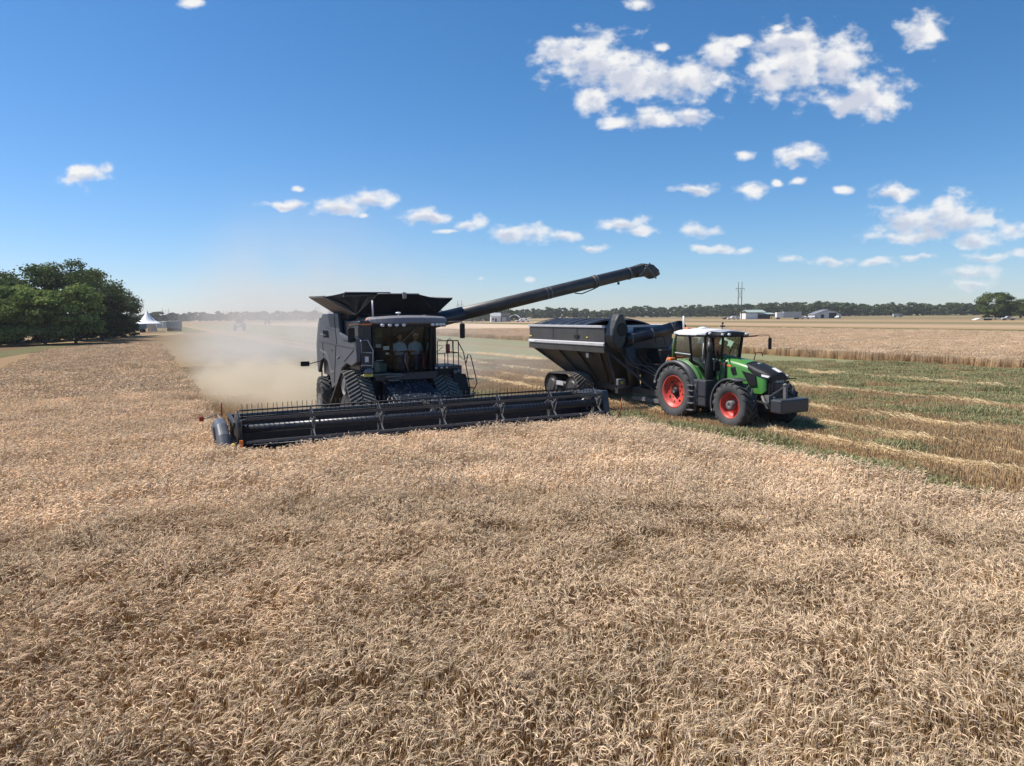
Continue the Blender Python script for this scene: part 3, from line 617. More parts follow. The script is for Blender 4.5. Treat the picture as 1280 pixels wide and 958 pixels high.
def quads_mesh(name, V, col, m):
    me = bpy.data.meshes.new(name); n = len(V)//4
    me.vertices.add(len(V)); me.vertices.foreach_set('co', V.astype(np.float32).ravel()); me.loops.add(n*4); me.loops.foreach_set('vertex_index', np.arange(n*4, dtype=np.int32))
    me.polygons.add(n); me.polygons.foreach_set('loop_start', np.arange(0, n*4, 4, dtype=np.int32)); me.polygons.foreach_set('loop_total', np.full(n, 4, np.int32))
    me.update(calc_edges=True); a = me.color_attributes.new('Col', 'FLOAT_COLOR', 'POINT'); arr = np.ones((len(V), 4), np.float32); arr[:, :3] = col[:, None]; a.data.foreach_set('color', arr.ravel()); me.materials.append(m); return me
def make_tree(seed, w, h, leafm, lobes=44, per=330, leaf=.20, low=.02, name='broadleaf_tree'):
    nr = np.random.default_rng(seed); z0 = h*low
    V, col, L = crown_arrays(nr, w, h-z0, z0, lobes, per, leaf)
    t = thing(name, 'broadleaf tree', 'tree')
    cr = bpy.data.objects.new('crown', quads_mesh('crown', V, col, leafm)); SC.collection.objects.link(cr); cr.parent = t
    mb = MB(); rr = random.Random(seed)
    mb.path([(0, 0, -.1), (.05, .03, h*.12), (-.08, .1, h*.35), (.1, 0, h*.62)], [h*.028, h*.022, h*.017, h*.007], 8)
    for k in range(min(12, lobes)):
        c = L[k]; s = Vector((0, 0, h*rr.uniform(.15, .45))); e = Vector(c[:3]); mdl = s.lerp(e, .5) + Vector((0, 0, -h*.03))
        mb.path([s, mdl, e], [h*.010, h*.006, h*.002], 5)
    mb.build('trunk', bark, t); return t
protoT = [make_tree(11, 14, 13, leafA), make_tree(23, 11, 12, leafA, lobes=40), make_tree(37, 9, 8.5, leafB, lobes=34, per=400), make_tree(41, 10, 9, leafC, lobes=32, per=380)]
# (screen bearing px, forward distance, prototype, width scale, height scale, turn, label)
LT = [(97, 136, 0, 1.02, 1.17, 0.3, 'tallest dark oak-like tree in the wood at the left'),
      (48, 130, 1, 1.25, 1.10, 2.1, 'dark broad tree just left of the tallest one in the wood'),
      (8, 124, 0, .92, .93, 4.0, 'dark tree at the left edge of the photo, behind the bright ones'),
      (-34, 118, 1, 1.1, .85, 1.0, 'dark tree cut by the left edge of the photo, furthest left'),
      (128, 150, 1, 1.05, 1.12, 5.0, 'dark tree stepping down right of the tallest one'),
      (150, 160, 1, .85, .86, .7, 'slim dark tree at the right end of the left wood, before the marquee'),
      (20, 110, 2, 1.05, 1.05, .4, 'bright green rounded tree in front at the left edge of the wood'),
      (58, 112, 2, 1.15, .98, 3.1, 'bright green tree second from the left in the front row'),
      (96, 116, 2, 1.1, 1.08, 5.5, 'bright green tree in front of the tallest dark tree'),
      (130, 127, 3, .95, .93, 1.9, 'dull grey green bush-like tree near the right end of the wood'),
      (-12, 106, 2, 1.0, .9, 2.6, 'bright green tree cut by the left edge of the photo, front row')]
used = set()
for px, dist, k, ws, hs_, turn, lab in LT:
    o = protoT[k] if k not in used else copy_tree(protoT[k]); used.add(k)
    o.location = far(px, dist); o.scale = (ws, ws, hs_); o.rotation_euler = (0, 0, turn); tag(o, lab, 'tree', 'trees of the wood at the left')
# undergrowth along the foot of the wood
nr = np.random.default_rng(5); Vs, Cs = [], []
for i in range(80):
    px = -60 + i*2.85; dist = 112 + max(0, px)*.235 + nr.uniform(-2.5, 4); p = far(px, dist)
    V, c, _ = crown_arrays(nr, nr.uniform(4, 7), nr.uniform(2.0, 5.0), 0, 9, 150, .15, base=tuple(p), skirt=1); Vs.append(V); Cs.append(c*.9)
o = bpy.data.objects.new('undergrowth', quads_mesh('undergrowth', np.concatenate(Vs), np.concatenate(Cs), leafC)); SC.collection.objects.link(o); tag(o, 'dark brushy undergrowth along the foot of the left wood', 'undergrowth', kind='stuff')
# the far woodland along the horizon, one mass
def far_wood(name, a, b, n, h0, h1, seed, label, leaf=.75, depth=40):
    nr = np.random.default_rng(seed); Vs, Cs = [], []
    for i in range(n):
        t = (i+nr.uniform(-.5, .5))/n; px = a[0]+(b[0]-a[0])*t; dist = a[1]+(b[1]-a[1])*t + nr.uniform(0, depth); p = far(px, dist)
        hh = (h0+(h1-h0)*t)*nr.uniform(.72, 1.18)*(1+.25*mnoise.noise(Vector((px*.018, seed, 0)))); V, c, _ = crown_arrays(nr, nr.uniform(.8, 1.4)*hh, hh, 0, 16, 60, leaf, base=tuple(p), skirt=1); Vs.append(V); Cs.append(c)
    o = bpy.data.objects.new(name, quads_mesh(name, np.concatenate(Vs), np.concatenate(Cs), leafF)); SC.collection.objects.link(o); return tag(o, label, 'woodland', kind='stuff')
far_wood('woodland', (130, 760), (560, 820), 150, 9, 9.5, 1, 'bluish tree line on the horizon behind the dust')
far_wood('woodland', (560, 780), (860, 760), 120, 8.5, 10.5, 2, 'tree line on the horizon above the grain cart')
far_wood('woodland', (850, 740), (1060, 640), 130, 11, 12.5, 3, 'green wood on the horizon behind the white sheds', leaf=.6)
far_wood('woodland', (1050, 660), (1320, 640), 130, 11, 9.5, 4, 'green wood on the horizon at the right', leaf=.6)
far_wood('woodland', (548, 430), (650, 440), 16, 6, 7.5, 6, 'dark trees around the farmstead under the auger', leaf=.45, depth=15)
# single tree on the right
tR = make_tree(75, 19, 12.0, leafA, lobes=70, per=220, leaf=.30, low=.0); tR.location = far(1243, 330); tag(tR, 'large spreading dark tree standing alone at the right edge', 'tree')
tR2 = copy_tree(protoT[1]); tR2.location = far(1274, 372); tR2.scale = (1.5, 1.5, .8); tag(tR2, 'lower dark tree behind the pale house at the right edge', 'tree')

# ------------------------------------------------------------------ far buildings and things
M['wwall'] = mat('white_sheet_metal', (0.72, 0.72, 0.70), .5, var=.05); M['groof'] = mat('pale_green_grey_roof', (0.33, 0.40, 0.36), .5, var=.1)
M['graymet'] = mat('grey_sheet_metal', (0.42, 0.43, 0.43), .5, var=.1); M['dark'] = mat('dark_opening', (0.02, 0.02, 0.022), .9); M['wood'] = mat('weathered_pole_wood', (0.10, 0.085, 0.075), .9, var=.2)
M['bluegrey'] = mat('blue_grey_truck_paint', (0.12, 0.15, 0.19), .5, var=.1); M['roofw'] = mat('white_tent_fabric', (0.82, 0.82, 0.84), .6)
def gable(mb, w, d, h, hr, ov=.3):   # roof slabs over a box w x d, ridge along x
    mb.prism([(-d/2-ov, h), (0, hr), (d/2+ov, h), (d/2+ov, h+.15), (0, hr+.18), (-d/2-ov, h+.15)], 'x', -w/2-ov, w/2+ov); return mb
# machine shed with an open dark bay
t = thing('machine_shed', 'low white shed with pale roof and dark open bays, right of the power poles', 'shed', far(947, 470), R(4))
MB().box(-10.2, -2.4, -5, 5, 0, 3.7).build('wall', M['wwall'], t); gable(MB(), 12, 12, 4.2, 5.8).build('roof', M['groof'], t).location = (-3, 1, 0)
mb = MB(); mb.box(-2.3, 10, 3.8, 4.1, 0, 3.2)
mb.build('back_wall', M['dark'], t); MB().prism([(-5.3, 3.0), (4.6, 3.9), (4.6, 4.05), (-5.3, 3.15)], 'x', -2.3, 10.6).build('lean_to_roof', M['groof'], t)
for x in (0.8, 3.9, 7.0, 10.2): MB().box(x-.12, x+.12, -5, -4.76, 0, 3.0).build('post', M['wood'], t)
# box trailer
t = thing('box_trailer', 'long white and grey box trailer parked between the shed and the barn', 'trailer', far(985, 440), R(3))
MB().box(-8, -3.6, -1.4, 1.4, 1.0, 4.1).build('cab_box', M['wwall'], t, bevel=.1); MB().box(-3.5, 7.6, -1.5, 1.5, .9, 4.4).build('cargo_box', M['graymet'], t, bevel=.05); MB().box(-3.7, 7.8, -1.6, 1.6, 4.41, 4.6).build('roof_panel', M['groof'], t)
for x in (-6.5, 4.5, 5.8): MB().lathe([(0.01, -1.45), (.5, -1.45), (.5, 1.45), (.01, 1.45)], (x, 0, .5), 'y', 16, False).build('axle_wheels', M['rubber'], t)
# barn with a bowed roof
t = thing('barn', 'white barn with a broad shallow pitched roof and dark central opening', 'barn', far(1030, 470), R(-3))
pr = [(-9, 2.4), (-4.5, 4.1), (0, 5.5), (4.8, 4.6), (8.6, 2.7)]
MB().prism([(-8.6, 0), (8.3, 0), (8.3, 2.6), (4.7, 4.4), (0, 5.3), (-4.4, 3.9), (-8.6, 2.3)], 'y', -5.6, 6).build('wall', M['wwall'], t)
MB().prism(pr + [(x, z+.28) for x, z in pr[::-1]], 'y', -6.2, 6.4).build('roof', M['roofg'], t); M['barnroof'] = mat('pale_pink_grey_roof', (0.62, 0.59, 0.58), .5, var=.05)
t.children[1].data.materials[0] = M['barnroof']
MB().box(.6, 5.4, -5.75, -5.62, 0, 3.6).build('barn_door', M['dark'], t); MB().box(-4.6, -2.6, -5.75, -5.62, 0, 2.6).build('barn_door', M['dark'], t)
# farmstead under the auger
t = thing('farm_house', 'small white farmhouse with a rounded dark roof under the auger', 'house', far(620, 420), R(8))
MB().box(-2.8, 2.8, -2.5, 2.5, 0, 3.2).build('wall', M['wwall'], t); gable(MB(), 5.6, 5, 3.2, 5.2).build('roof', M['graymet'], t); MB().box(-.5, .5, -2.62, -2.51, 0, 2.1).build('door', M['dark'], t); MB().box(-2.1, -1.2, -2.62, -2.51, 1, 2.1).build('window', M['dark'], t)
t = thing('field_shed', 'dark shed with two pale doors among the trees under the auger', 'shed', far(631, 430), R(0))
MB().box(-3.6, 3.8, -3, 3, 0, 3.6).build('wall', M['bluegrey'], t); gable(MB(), 7.4, 6, 3.6, 5).build('roof', M['dark'], t); MB().box(-1.2, 1.2, -3.13, -3.01, 0, 2.6).build('door', M['graymet'], t)
t = thing('canopy_shelter', 'open white arched shelter right of the dark shed under the auger', 'shelter', far(644, 415), R(-10))
MB().prism([(-3, 3.0), (-1.5, 3.9), (0, 4.2), (1.6, 3.8), (3, 2.6), (3, 2.4), (1.6, 3.6), (0, 4.0), (-1.5, 3.7), (-3, 2.8)], 'y', -2.5, 2.5).build('roof', M['wwall'], t)
for x in (-2.8, 2.8):
    for y in (-2.3, 2.3): MB().box(x-.08, x+.08, y-.08, y+.08, 0, 2.8).build('post', M['greym'], t)
# parked pickups and vans, far off
def far_car(px, dist, body, label, L=5.2, h=1.7, rz=0.0, cat='pickup', grp='small vehicles parked far off'):
    t = thing('parked_' + ('van' if cat == 'van' else 'pickup'), label, cat, far(px, dist), rz, grp)
    if cat == 'van': pr_ = [(-L/2, .45), (L/2, .45), (L/2, 1.0), (L/2-.6, 1.2), (L/2-1.2, h), (-L/2, h)]
    else: pr_ = [(-L/2, .45), (L/2, .45), (L/2, 1.0), (L/2-1.3, 1.15), (L/2-1.9, h), (-L*.02, h), (-L*.1, 1.12), (-L/2, 1.1)]
    MB().prism(pr_, 'y', -.92, .92).build('body', body, t, bevel=.08)
    MB().box(L/2-2.5, L/2-1.75, -.94, .94, 1.15, h-.14).build('side_window', M['dark'], t)
    for x in (-L*.3, L*.3):
        for y in (-.82, .82): MB().lathe([(.01, -.12), (.36, -.12), (.36, .12), (.01, .12)], (x, y, .36), 'y', 14, False).build('wheel', M['rubber'], t)
    return t
far_car(908, 450, M['dark'], 'dark pickup at the left end of the row left of the power poles', rz=.2)
far_car(914, 446, M['white'], 'small white pickup just left of the power poles', rz=.1)
far_car(919.5, 452, M['wwall'], 'white van at the foot of the power poles', L=5.0, h=2.1, cat='van')
far_car(1006, 440, M['white'], 'white pickup parked between the box trailer and the barn', L=6, rz=0)
far_car(1017, 452, M['graymet'], 'grey pickup parked in front of the barn left of its opening', rz=.3)
far_car(1046, 448, M['white'], 'white pickup at the right corner of the barn', rz=.8)
far_car(1121, 520, M['graymet'], 'lone grey van standing in front of the far wood, right of the barn', L=7, h=2.4, cat='van')
far_car(651, 405, M['white'], 'white pickup right of the arched shelter', rz=.2)
far_car(658, 410, M['white'], 'white van furthest right beside the farmstead', L=5, h=2.0, cat='van', rz=-.3)
# flat trailer and car beside the lone tree
t = thing('flatbed_trailer', 'pale flatbed trailer lying low in the grass before the lone tree', 'trailer', far(1234, 302), R(6))
MB().box(-4.6, 4.2, -1.2, 1.2, .75, 1.0).build('deck', M['wwall'], t); MB().box(4.2, 6.0, -.15, .15, .7, .85).build('drawbar', M['greym'], t); MB().prism([(-4.8, .8), (-4.6, 1.0), (-6.6, .35), (-6.7, .2)], 'y', -1.1, 1.1).build('ramp', M['wwall'], t)
for x in (-.8, .4): MB().lathe([(.01, -1.15), (.4, -1.15), (.4, 1.15), (.01, 1.15)], (x, 0, .4), 'y', 14, False).build('axle_wheels', M['rubber'], t)
far_car(1259, 298, M['graymet'], 'silver car with dark windows parked right of the lone tree', L=5, h=1.7, rz=2.9, cat='pickup')
t = thing('house', 'pale two storey house at the right edge behind the lone tree', 'house', far(1296, 420), R(10))
MB().box(-4, 5, -4, 4, 0, 6.6).build('wall', M['wwall'], t); gable(MB(), 9, 8, 6.6, 8.2).build('roof', M['graymet'], t)
for x in (-2.6, 0.2, 3.0):
    for z in (.8, 4.0): w_ = MB().box(x-.6, x+.6, -4.14, -4.02, z, z+1.6).build('window', M['dark'], t)
# marquee with a peaked white roof, and the wagons beside it
t = thing('marquee', 'white marquee with a tall pointed roof right of the wood', 'marquee', far(187, 205), R(12))
def tentr(z):                     # concave roof from eaves 2.5 to peak 6.2
    return 3.3*(1-((z-2.5)/3.7)**.55)
prof = [(max(.04, tentr(2.5+3.7*i/10)), 2.5+3.7*i/10) for i in range(11)]
mb = MB(); vs = []; k = 8
for r_, z in prof:
    for j in range(k): a = 2*math.pi*j/k + math.pi/k; c_ = max(abs(math.cos(a)), abs(math.sin(a))); vs.append((r_*math.cos(a)/c_, r_*math.sin(a)/c_, z))
mb.add(vs, [(i*k+j, i*k+(j+1) % k, (i+1)*k+(j+1) % k, (i+1)*k+j) for i in range(10) for j in range(k)], True); mb.box(-3.3, 3.3, -3.32, -3.28, 2.2, 2.5); mb.box(-3.32, -3.28, -3.3, 3.3, 2.2, 2.5)
mb.build('roof', M['roofw'], t)
for x in (-3.2, 3.2):
    for y in (-3.2, 3.2): MB().tube((x, y, 0), (x, y, 2.5), .06, n=6).build('pole', M['white'], t)
MB().box(-.6, 1.6, 3.1, 3.18, .2, 2.4).build('side_curtain', M['roofw'], t)
def wagon(px, dist, L, h, label, body, rz=0.0):
    t = thing('farm_wagon', label, 'wagon', far(px, dist), rz, 'wagons behind the marquee')
    MB().box(-L/2, L/2, -1.2, 1.2, 1.0, h).build('body', body, t, bevel=.05)
    for x in (-L*.35, L*.35): MB().lathe([(.01, -1.15), (.5, -1.15), (.5, 1.15), (.01, 1.15)], (x, 0, .5), 'y', 16, False).build('axle_wheels', M['rubber'], t)
wagon(205, 216, 9.5, 3.0, 'long grey wagon right of the marquee', M['graymet'])
wagon(220, 214, 3.6, 3.1, 'short dark truck cab at the right end of the grey wagon', M['bluegrey'])
wagon(172, 200, 5.0, 2.4, 'dark low wagon between the wood and the marquee', M['bluegrey'], .2)
wagon(184, 222, 6.0, 1.9, 'blue grey trailer under the marquee roof line, behind it', M['bluegrey'])
# tractor far back in the dust
def far_tractor(px, dist, label, s=1.0):
    t = thing('tractor', label, 'tractor', far(px, dist), R(15)); t.scale = (s, s, s)
    MB().box(-.6, .6, -2.4, .2, .9, 2.1).build('hood', M['bluegrey'], t, bevel=.1); MB().box(-.85, .85, 0, 1.7, 1.0, 3.1).build('cab', M['dark'], t, bevel=.1)
    MB().box(-.5, .5, -2.48, -2.42, 1.2, 1.9).build('grille', M['pale'], t)
    for x in (-1.1, 1.1):
        MB().lathe([(.01, -.3), (.95, -.3), (.95, .3), (.01, .3)], (x, 1, .95), 'x', 20, False).build('wheel', M['rubber'], t); MB().lathe([(.01, -.22), (.65, -.22), (.65, .22), (.01, .22)], (x, -1.6, .65), 'x', 20, False).build('wheel', M['rubber'], t)
far_tractor(301, 215, 'dark tractor far back in the dust, the nearer of two', 1.15); far_tractor(336, 360, 'tiny dark tractor at the foot of the far trees in the dust')
# power poles: H frames
def hframe(px, dist, h, label, rz=0.0, sp=4.2):
    t = thing('power_pole', label, 'power pole', far(px, dist), rz, 'H frame power poles on the horizon')
    for x in (-sp/2, sp/2): MB().tube((x, 0, -.2), (x, 0, h), .32, .2, n=8).build('pole', M['wood'], t)
    MB().box(-sp/2-1.7, sp/2+1.7, -.10, .10, h-4.2, h-3.95).build('crossarm', M['wood'], t)
    mb = MB(); mb.bar((-sp/2, 0, h-11.5), (sp/2, 0, h-5), .14, .14); mb.bar((sp/2, 0, h-11.5), (-sp/2, 0, h-5), .14, .14); mb.build('cross_brace', M['wood'], t)
    for x in (-sp/2-1.5, 0, sp/2+1.5): MB().tube((x, 0, h-5.6), (x, 0, h-4.3), .12, n=6).build('insulator', M['greym'], t)
    return t
hframe(924, 465, 24.0, 'tall twin wooden power poles rising left of the white shed', 0, 2.3)
hframe(576, 640, 17.5, 'twin power poles just right of the grain tank, above the auger', 0, 3.4)
hframe(399, 900, 18, 'faint twin power poles behind the harvester’s left side', 0, 4)
hframe(284, 900, 14, 'faint twin power poles left of the harvester above the dust', 0, 4.5)
hframe(210, 1000, 18, 'faint twin power poles to the right of the marquee peak', 0, 9)
# ------------------------------------------------------------------ shared: lugged tyres and track belts
def tyre_mesh(mb, R0, w, rim, lugs=22, lh=.05, x0=0.0):
    hw = w/2
    prof = [(rim, -hw*.80), (rim+.04, -hw*.92), (rim+(R0-rim)*.45, -hw*1.0), (R0-.10, -hw*.97), (R0-lh-.012, -hw*.86), (R0-lh, -hw*.4), (R0-lh+.004, 0), (R0-lh, hw*.4), (R0-lh-.012, hw*.86), (R0-.10, hw*.97), (rim+(R0-rim)*.45, hw*1.0), (rim+.04, hw*.92), (rim, hw*.80)]
    mb.lathe(prof, (x0, 0, 0), 'x', 48)
    mb.cur = 1
    for side in (-1, 1):
        for k in range(lugs):
            th0 = 2*math.pi*(k + (0.5 if side > 0 else 0))/lugs; vs = []
            pts = [(.02, 0, R0), (.45, .10, R0), (.86, .235, R0-.012), (1.0, .27, R0-.07), (1.01, .28, R0-.15)]
            for u, dt, rr in pts:
                base = R0-lh-.03 if u < .95 else rr-.05
                for r_, dd in ((base, -.040), (base, .040), (rr, .028), (rr, -.028)):
                    sw = 1.2 if u > .4 else .8
                    t = th0 - dt*1.1/R0 + dd*sw/R0; xx = side*u*hw if r_ > base or u < .95 else side*(u-.08)*hw
                    vs.append((x0+xx, r_*math.cos(t), r_*math.sin(t)))
            fs = [(0, 1, 2, 3), (19, 18, 17, 16)] + [(i*4+j, (i+1)*4+j, (i+1)*4+(j+1) % 4, i*4+(j+1) % 4) for i in range(4) for j in range(4)]
            mb.add(vs, fs)
    mb.cur = 0
def hull_path(circs, step):
    P = [(cy+r*math.cos(2*math.pi*i/64), cz+r*math.sin(2*math.pi*i/64)) for cy, cz, r in circs for i in range(64)]
    P = sorted(set(P)); cr = lambda o, a, b: (a[0]-o[0])*(b[1]-o[1])-(a[1]-o[1])*(b[0]-o[0])
    lo, up = [], []
    for p in P:
        while len(lo) > 1 and cr(lo[-2], lo[-1], p) <= 0: lo.pop()
        lo.append(p)
    for p in reversed(P):
        while len(up) > 1 and cr(up[-2], up[-1], p) <= 0: up.pop()
        up.append(p)
    H = lo[:-1]+up[:-1]; tot = 0; seg = []
    for a, b in zip(H, H[1:]+H[:1]): d = math.dist(a, b); seg.append((a, b, tot, d)); tot += d
    n = int(tot/step); out = []
    for i in range(n):
        s = tot*i/n
        for a, b, t0, d in seg:
            if t0 <= s < t0+d+1e-9: k = (s-t0)/max(d, 1e-9); out.append((a[0]+(b[0]-a[0])*k, a[1]+(b[1]-a[1])*k)); break
    return out
def track_belt(x0, x1, circs, step=.16, th=.035, lh=.05, up=1):
    path = hull_path(circs, step/4); n = len(path); n -= n % 4; path = path[:n]; mb = MB(); vs = []; xm = (x0+x1)/2
    nrm = []
    for i in range(n):
        a, b = path[i-1], path[(i+1) % n]; dy, dz = b[0]-a[0], b[1]-a[1]; L = math.hypot(dy, dz); nrm.append((dz/L, -dy/L))
    for i in range(n):
        (y, z), (ny, nz_) = path[i], nrm[i]; vs += [(x0, y, z), (x1, y, z), (x1, y-ny*th, z-nz_*th), (x0, y-ny*th, z-nz_*th)]
    mb.add(vs, [(i*4+j, i*4+(j+1) % 4, ((i+1) % n)*4+(j+1) % 4, ((i+1) % n)*4+j) for i in range(n) for j in range(4)])
    mb.cur = 1
    for i in range(0, n, 4):
        for sd, xa, xb in ((0, xm-.02, x0+.01), (2, xm+.02, x1-.01)):
            V = []
            for t in range(4):
                j = (i+sd+up*t*2) % n; x = xa+(xb-xa)*t/3; (y, z), (ny, nz_) = path[j], nrm[j]; ty, tz = -nz_, ny
                for q, hh in ((-.038, -.005), (.038, -.005), (.026, lh), (-.026, lh)): V.append((x, y+ny*hh+ty*q, z+nz_*hh+tz*q))
            mb.add(V, [(0, 1, 2, 3), (15, 14, 13, 12)] + [(a*4+b, (a+1)*4+b, (a+1)*4+(b+1) % 4, a*4+(b+1) % 4) for a in range(3) for b in range(4)])
    mb.cur = 0
    return mb
def roller(x0, x1, y, z, r, m, parent, name='roller'):
    return MB().lathe([(.02, x0), (r*.5, x0), (r*.62, x0+.05), (r*.86, x0+.05), (r, x0), (r, x1), (.02, x1)], (0, y, z), 'x', 28, False).build(name, m, parent)
def text_obj(txt, size, m, parent, loc, rot, name='lettering', ext=.004):
    cu = bpy.data.curves.new(name, 'FONT'); cu.body = txt; cu.size = size; cu.extrude = ext; cu.align_x = 'CENTER'; cu.align_y = 'CENTER'
    tmp = bpy.data.objects.new(name, cu); SC.collection.objects.link(tmp); dg_ = bpy.context.evaluated_depsgraph_get(); me = bpy.data.meshes.new_from_object(tmp.evaluated_get(dg_))
    bpy.data.objects.remove(tmp); me.materials.clear(); me.materials.append(m); o = bpy.data.objects.new(name, me); SC.collection.objects.link(o); o.parent = parent; o.location = loc; o.rotation_euler = rot; return o

# ------------------------------------------------------------------ combine harvester
cb = thing('combine_harvester', 'big black tracked combine harvester cutting wheat, its unloading auger swung out to the right', 'combine harvester', fw(0, 0, 0), YAW)
# body
mb = MB(); mb.box(-1.46, 1.36, 4.76, 8.3, 1.75, 3.9); mb.box(-1.46, -1.03, 3.05, 4.8, 2.2, 3.85); mb.box(-.92, 1.0, 3.6, 7.6, 1.0, 1.96)
body = mb.build('body', M['skyblack'], cb, bevel=.03)
side_poly = [(2.75, 3.30), (2.80, 2.50), (3.45, 2.34), (4.1, 2.40), (4.75, 2.20), (5.55, 1.55), (6.30, 1.35), (6.55, 1.75), (6.85, 2.30), (7.5, 2.42), (8.05, 2.28), (8.45, 1.80), (8.62, 1.85), (8.62, 2.62), (8.35, 3.3), (7.95, 3.85), (7.5, 4.11), (5.1, 4.11), (4.92, 3.42), (4.3, 3.34)]
for sx, xa, xb in ((-1, -1.63, -1.49), (1, 1.37, 1.48)):
    mb = MB(); mb.prism(side_poly if sx < 0 else [(max(y, 4.78), z) for y, z in side_poly[4:]], 'x', xa, xb); sp = mb.build('side_panel', M['side'], cb, bevel=.04, seg=2)
    xo = xa-.006 if sx < 0 else xb+.006
    mb = MB()
    for a, b in (((3.0, 2.95), (8.3, 3.05)), ((5.6, 4.0), (5.35, 3.02)), ((6.9, 3.62), (5.5, 3.50)), ((5.5, 2.98), (5.9, 1.6)), ((7.6, 3.0), (7.45, 2.5)), ((3.1, 2.9), (4.4, 2.45))):
        mb.bar((xo, a[0], a[1]), (xo, b[0], b[1]), .012, .022, (1, 0, 0))
    mb.build('panel_seam', M['blackd'], sp)
    MB().prism([(8.62, 1.9), (8.75, 2.1), (8.8, 2.9), (8.4, 3.7), (8.1, 3.95), (8.0, 3.85), (8.62, 2.7)], 'x', xa+.02, xb-.02).build('rear_corner_trim', M['greym'], sp)
    mb = MB()
    for q in range(9): mb.bar((xo, 6.55+q*.10, 3.22), (xo, 6.62+q*.10, 3.48), .014, .03, (1, 0, 0))
    mb.bar((xo, 3.2, 3.16), (xo, 4.4, 3.22), .016, .05, (1, 0, 0)); mb.bar((xo, 6.0, 2.78), (xo, 6.25, 2.79), .03, .03, (1, 0, 0)); mb.build('side_grille', M['blackd'], sp)
    mb = MB(); mb.bar((xo-.004, 5.0, 2.62), (xo-.004, 5.35, 2.52), .016, .05, (1, 0, 0)); mb.bar((xo-.004, 7.0, 3.30), (xo-.004, 7.9, 3.34), .012, .015, (1, 0, 0)); mb.build('pale_decal', M['rail'], sp)
    MB().prism([(5.8, 2.0), (6.3, 2.04), (6.9, 2.66), (8.0, 2.74), (8.0, 2.66), (6.95, 2.56), (6.35, 1.9)], 'x', xo-.01, xo+.01).build('wheel_arch_lip', M['greym'], sp)
MB().hexa([(-1.3, 8.0, 1.6), (1.5, 8.0, 1.6), (1.3, 9.3, 1.2), (-1.1, 9.3, 1.2), (-1.3, 8.0, 3.2), (1.5, 8.0, 3.2), (1.3, 9.1, 2.2), (-1.1, 9.1, 2.2)]).build('straw_hood', M['blackd'], cb, bevel=.04)
MB().box(-1.36, 1.40, 4.77, 7.4, 3.7, 4.08).box(-1.34, 1.50, 3.80, 4.76, 4.03, 4.075).build('grain_tank', M['skyblack'], cb, bevel=.03)
mb = MB(); mb.box(-1.50, -1.34, 3.0, 3.5, 3.36, 3.62); mb.build('side_recess_trim', M['blackd'], cb)
# folding tank extension: four panels and fabric corners
b4 = [(-1.33, 3.8, 4.07), (1.53, 3.8, 4.07), (1.53, 6.35, 4.07), (-1.33, 6.35, 4.07)]
t8 = {'FL': (-.62, 3.62, 4.74), 'FR': (.86, 3.62, 4.74), 'RF': (2.36, 4.25, 4.62), 'RR': (2.36, 6.3, 4.70), 'BR': (.95, 7.1, 4.90), 'BL': (-.85, 7.1, 4.90), 'LR': (-2.22, 6.85, 4.72), 'LF': (-2.22, 4.45, 4.67)}
def panel(q, name, m, th=.03):
    return MB().sheet(q, th).build(name, m, cb)
panel([b4[0], b4[1], t8['FR'], t8['FL']], 'tank_extension_panel', M['vinyl']); panel([b4[1], b4[2], t8['RR'], t8['RF']], 'tank_extension_panel', M['vinyl'])
panel([b4[2], b4[3], t8['BL'], t8['BR']], 'tank_extension_panel', M['vinyl']); pl = panel([b4[3], b4[0], t8['LF'], t8['LR']], 'tank_extension_panel', M['greym'])  # left panel alone is lighter, standing for light bounced up off the wheat
for a, p, q in ((b4[0], 'LF', 'FL'), (b4[1], 'FR', 'RF'), (b4[2], 'RR', 'BR'), (b4[3], 'BL', 'LR')):
    P_, Q_ = Vector(t8[p]), Vector(t8[q]); A = Vector(a); mb = MB(); vs = []; k = 7; mid = (P_+Q_)/2
    for i in range(k):
        e = P_.lerp(Q_, i/(k-1)); sag = math.sin(math.pi*i/(k-1)); e = e - Vector((0, 0, .05*sag))
        vs += [e, e.lerp(A, .5) + (Vector((.1, 5.1, 4.3))-e.lerp(A, .5))*.008*(1 if i % 2 else -1)]
    o_ = len(vs); vs.append(A); fs = [(2*i, 2*i+2, 2*i+3, 2*i+1) for i in range(k-1)] + [(2*i+1, 2*i+3, o_) for i in range(k-1)]
    mb.add(vs, fs); mb.build('tank_extension_corner', M['vinyl'], cb)
mb = MB()
for p, q in (('FL', 'FR'), ('RF', 'RR'), ('BR', 'BL'), ('LR', 'LF')): mb.path([Vector(t8[p])+Vector((0, 0, .01)), Vector(t8[q])+Vector((0, 0, .01))], .028, 6)
mb.build('tank_extension_rim', M['greym'], cb)
mb = MB(); mb.tube((.3, 3.66, 4.58), (.3, 3.66, 4.82), .04, n=8); mb.box(.24, .36, 3.5, 3.6, 4.60, 4.80); mb.build('tank_camera', M['chaff'], cb)
mb = MB()                                                   # grain auger elbow and ribs seen inside the tank
mb.path([(-1.0, 6.9, 4.55), (.2, 5.6, 4.62), (.9, 5.2, 4.5)], .10, 8); mb.build('tank_fill_auger', M['greym'], cb)
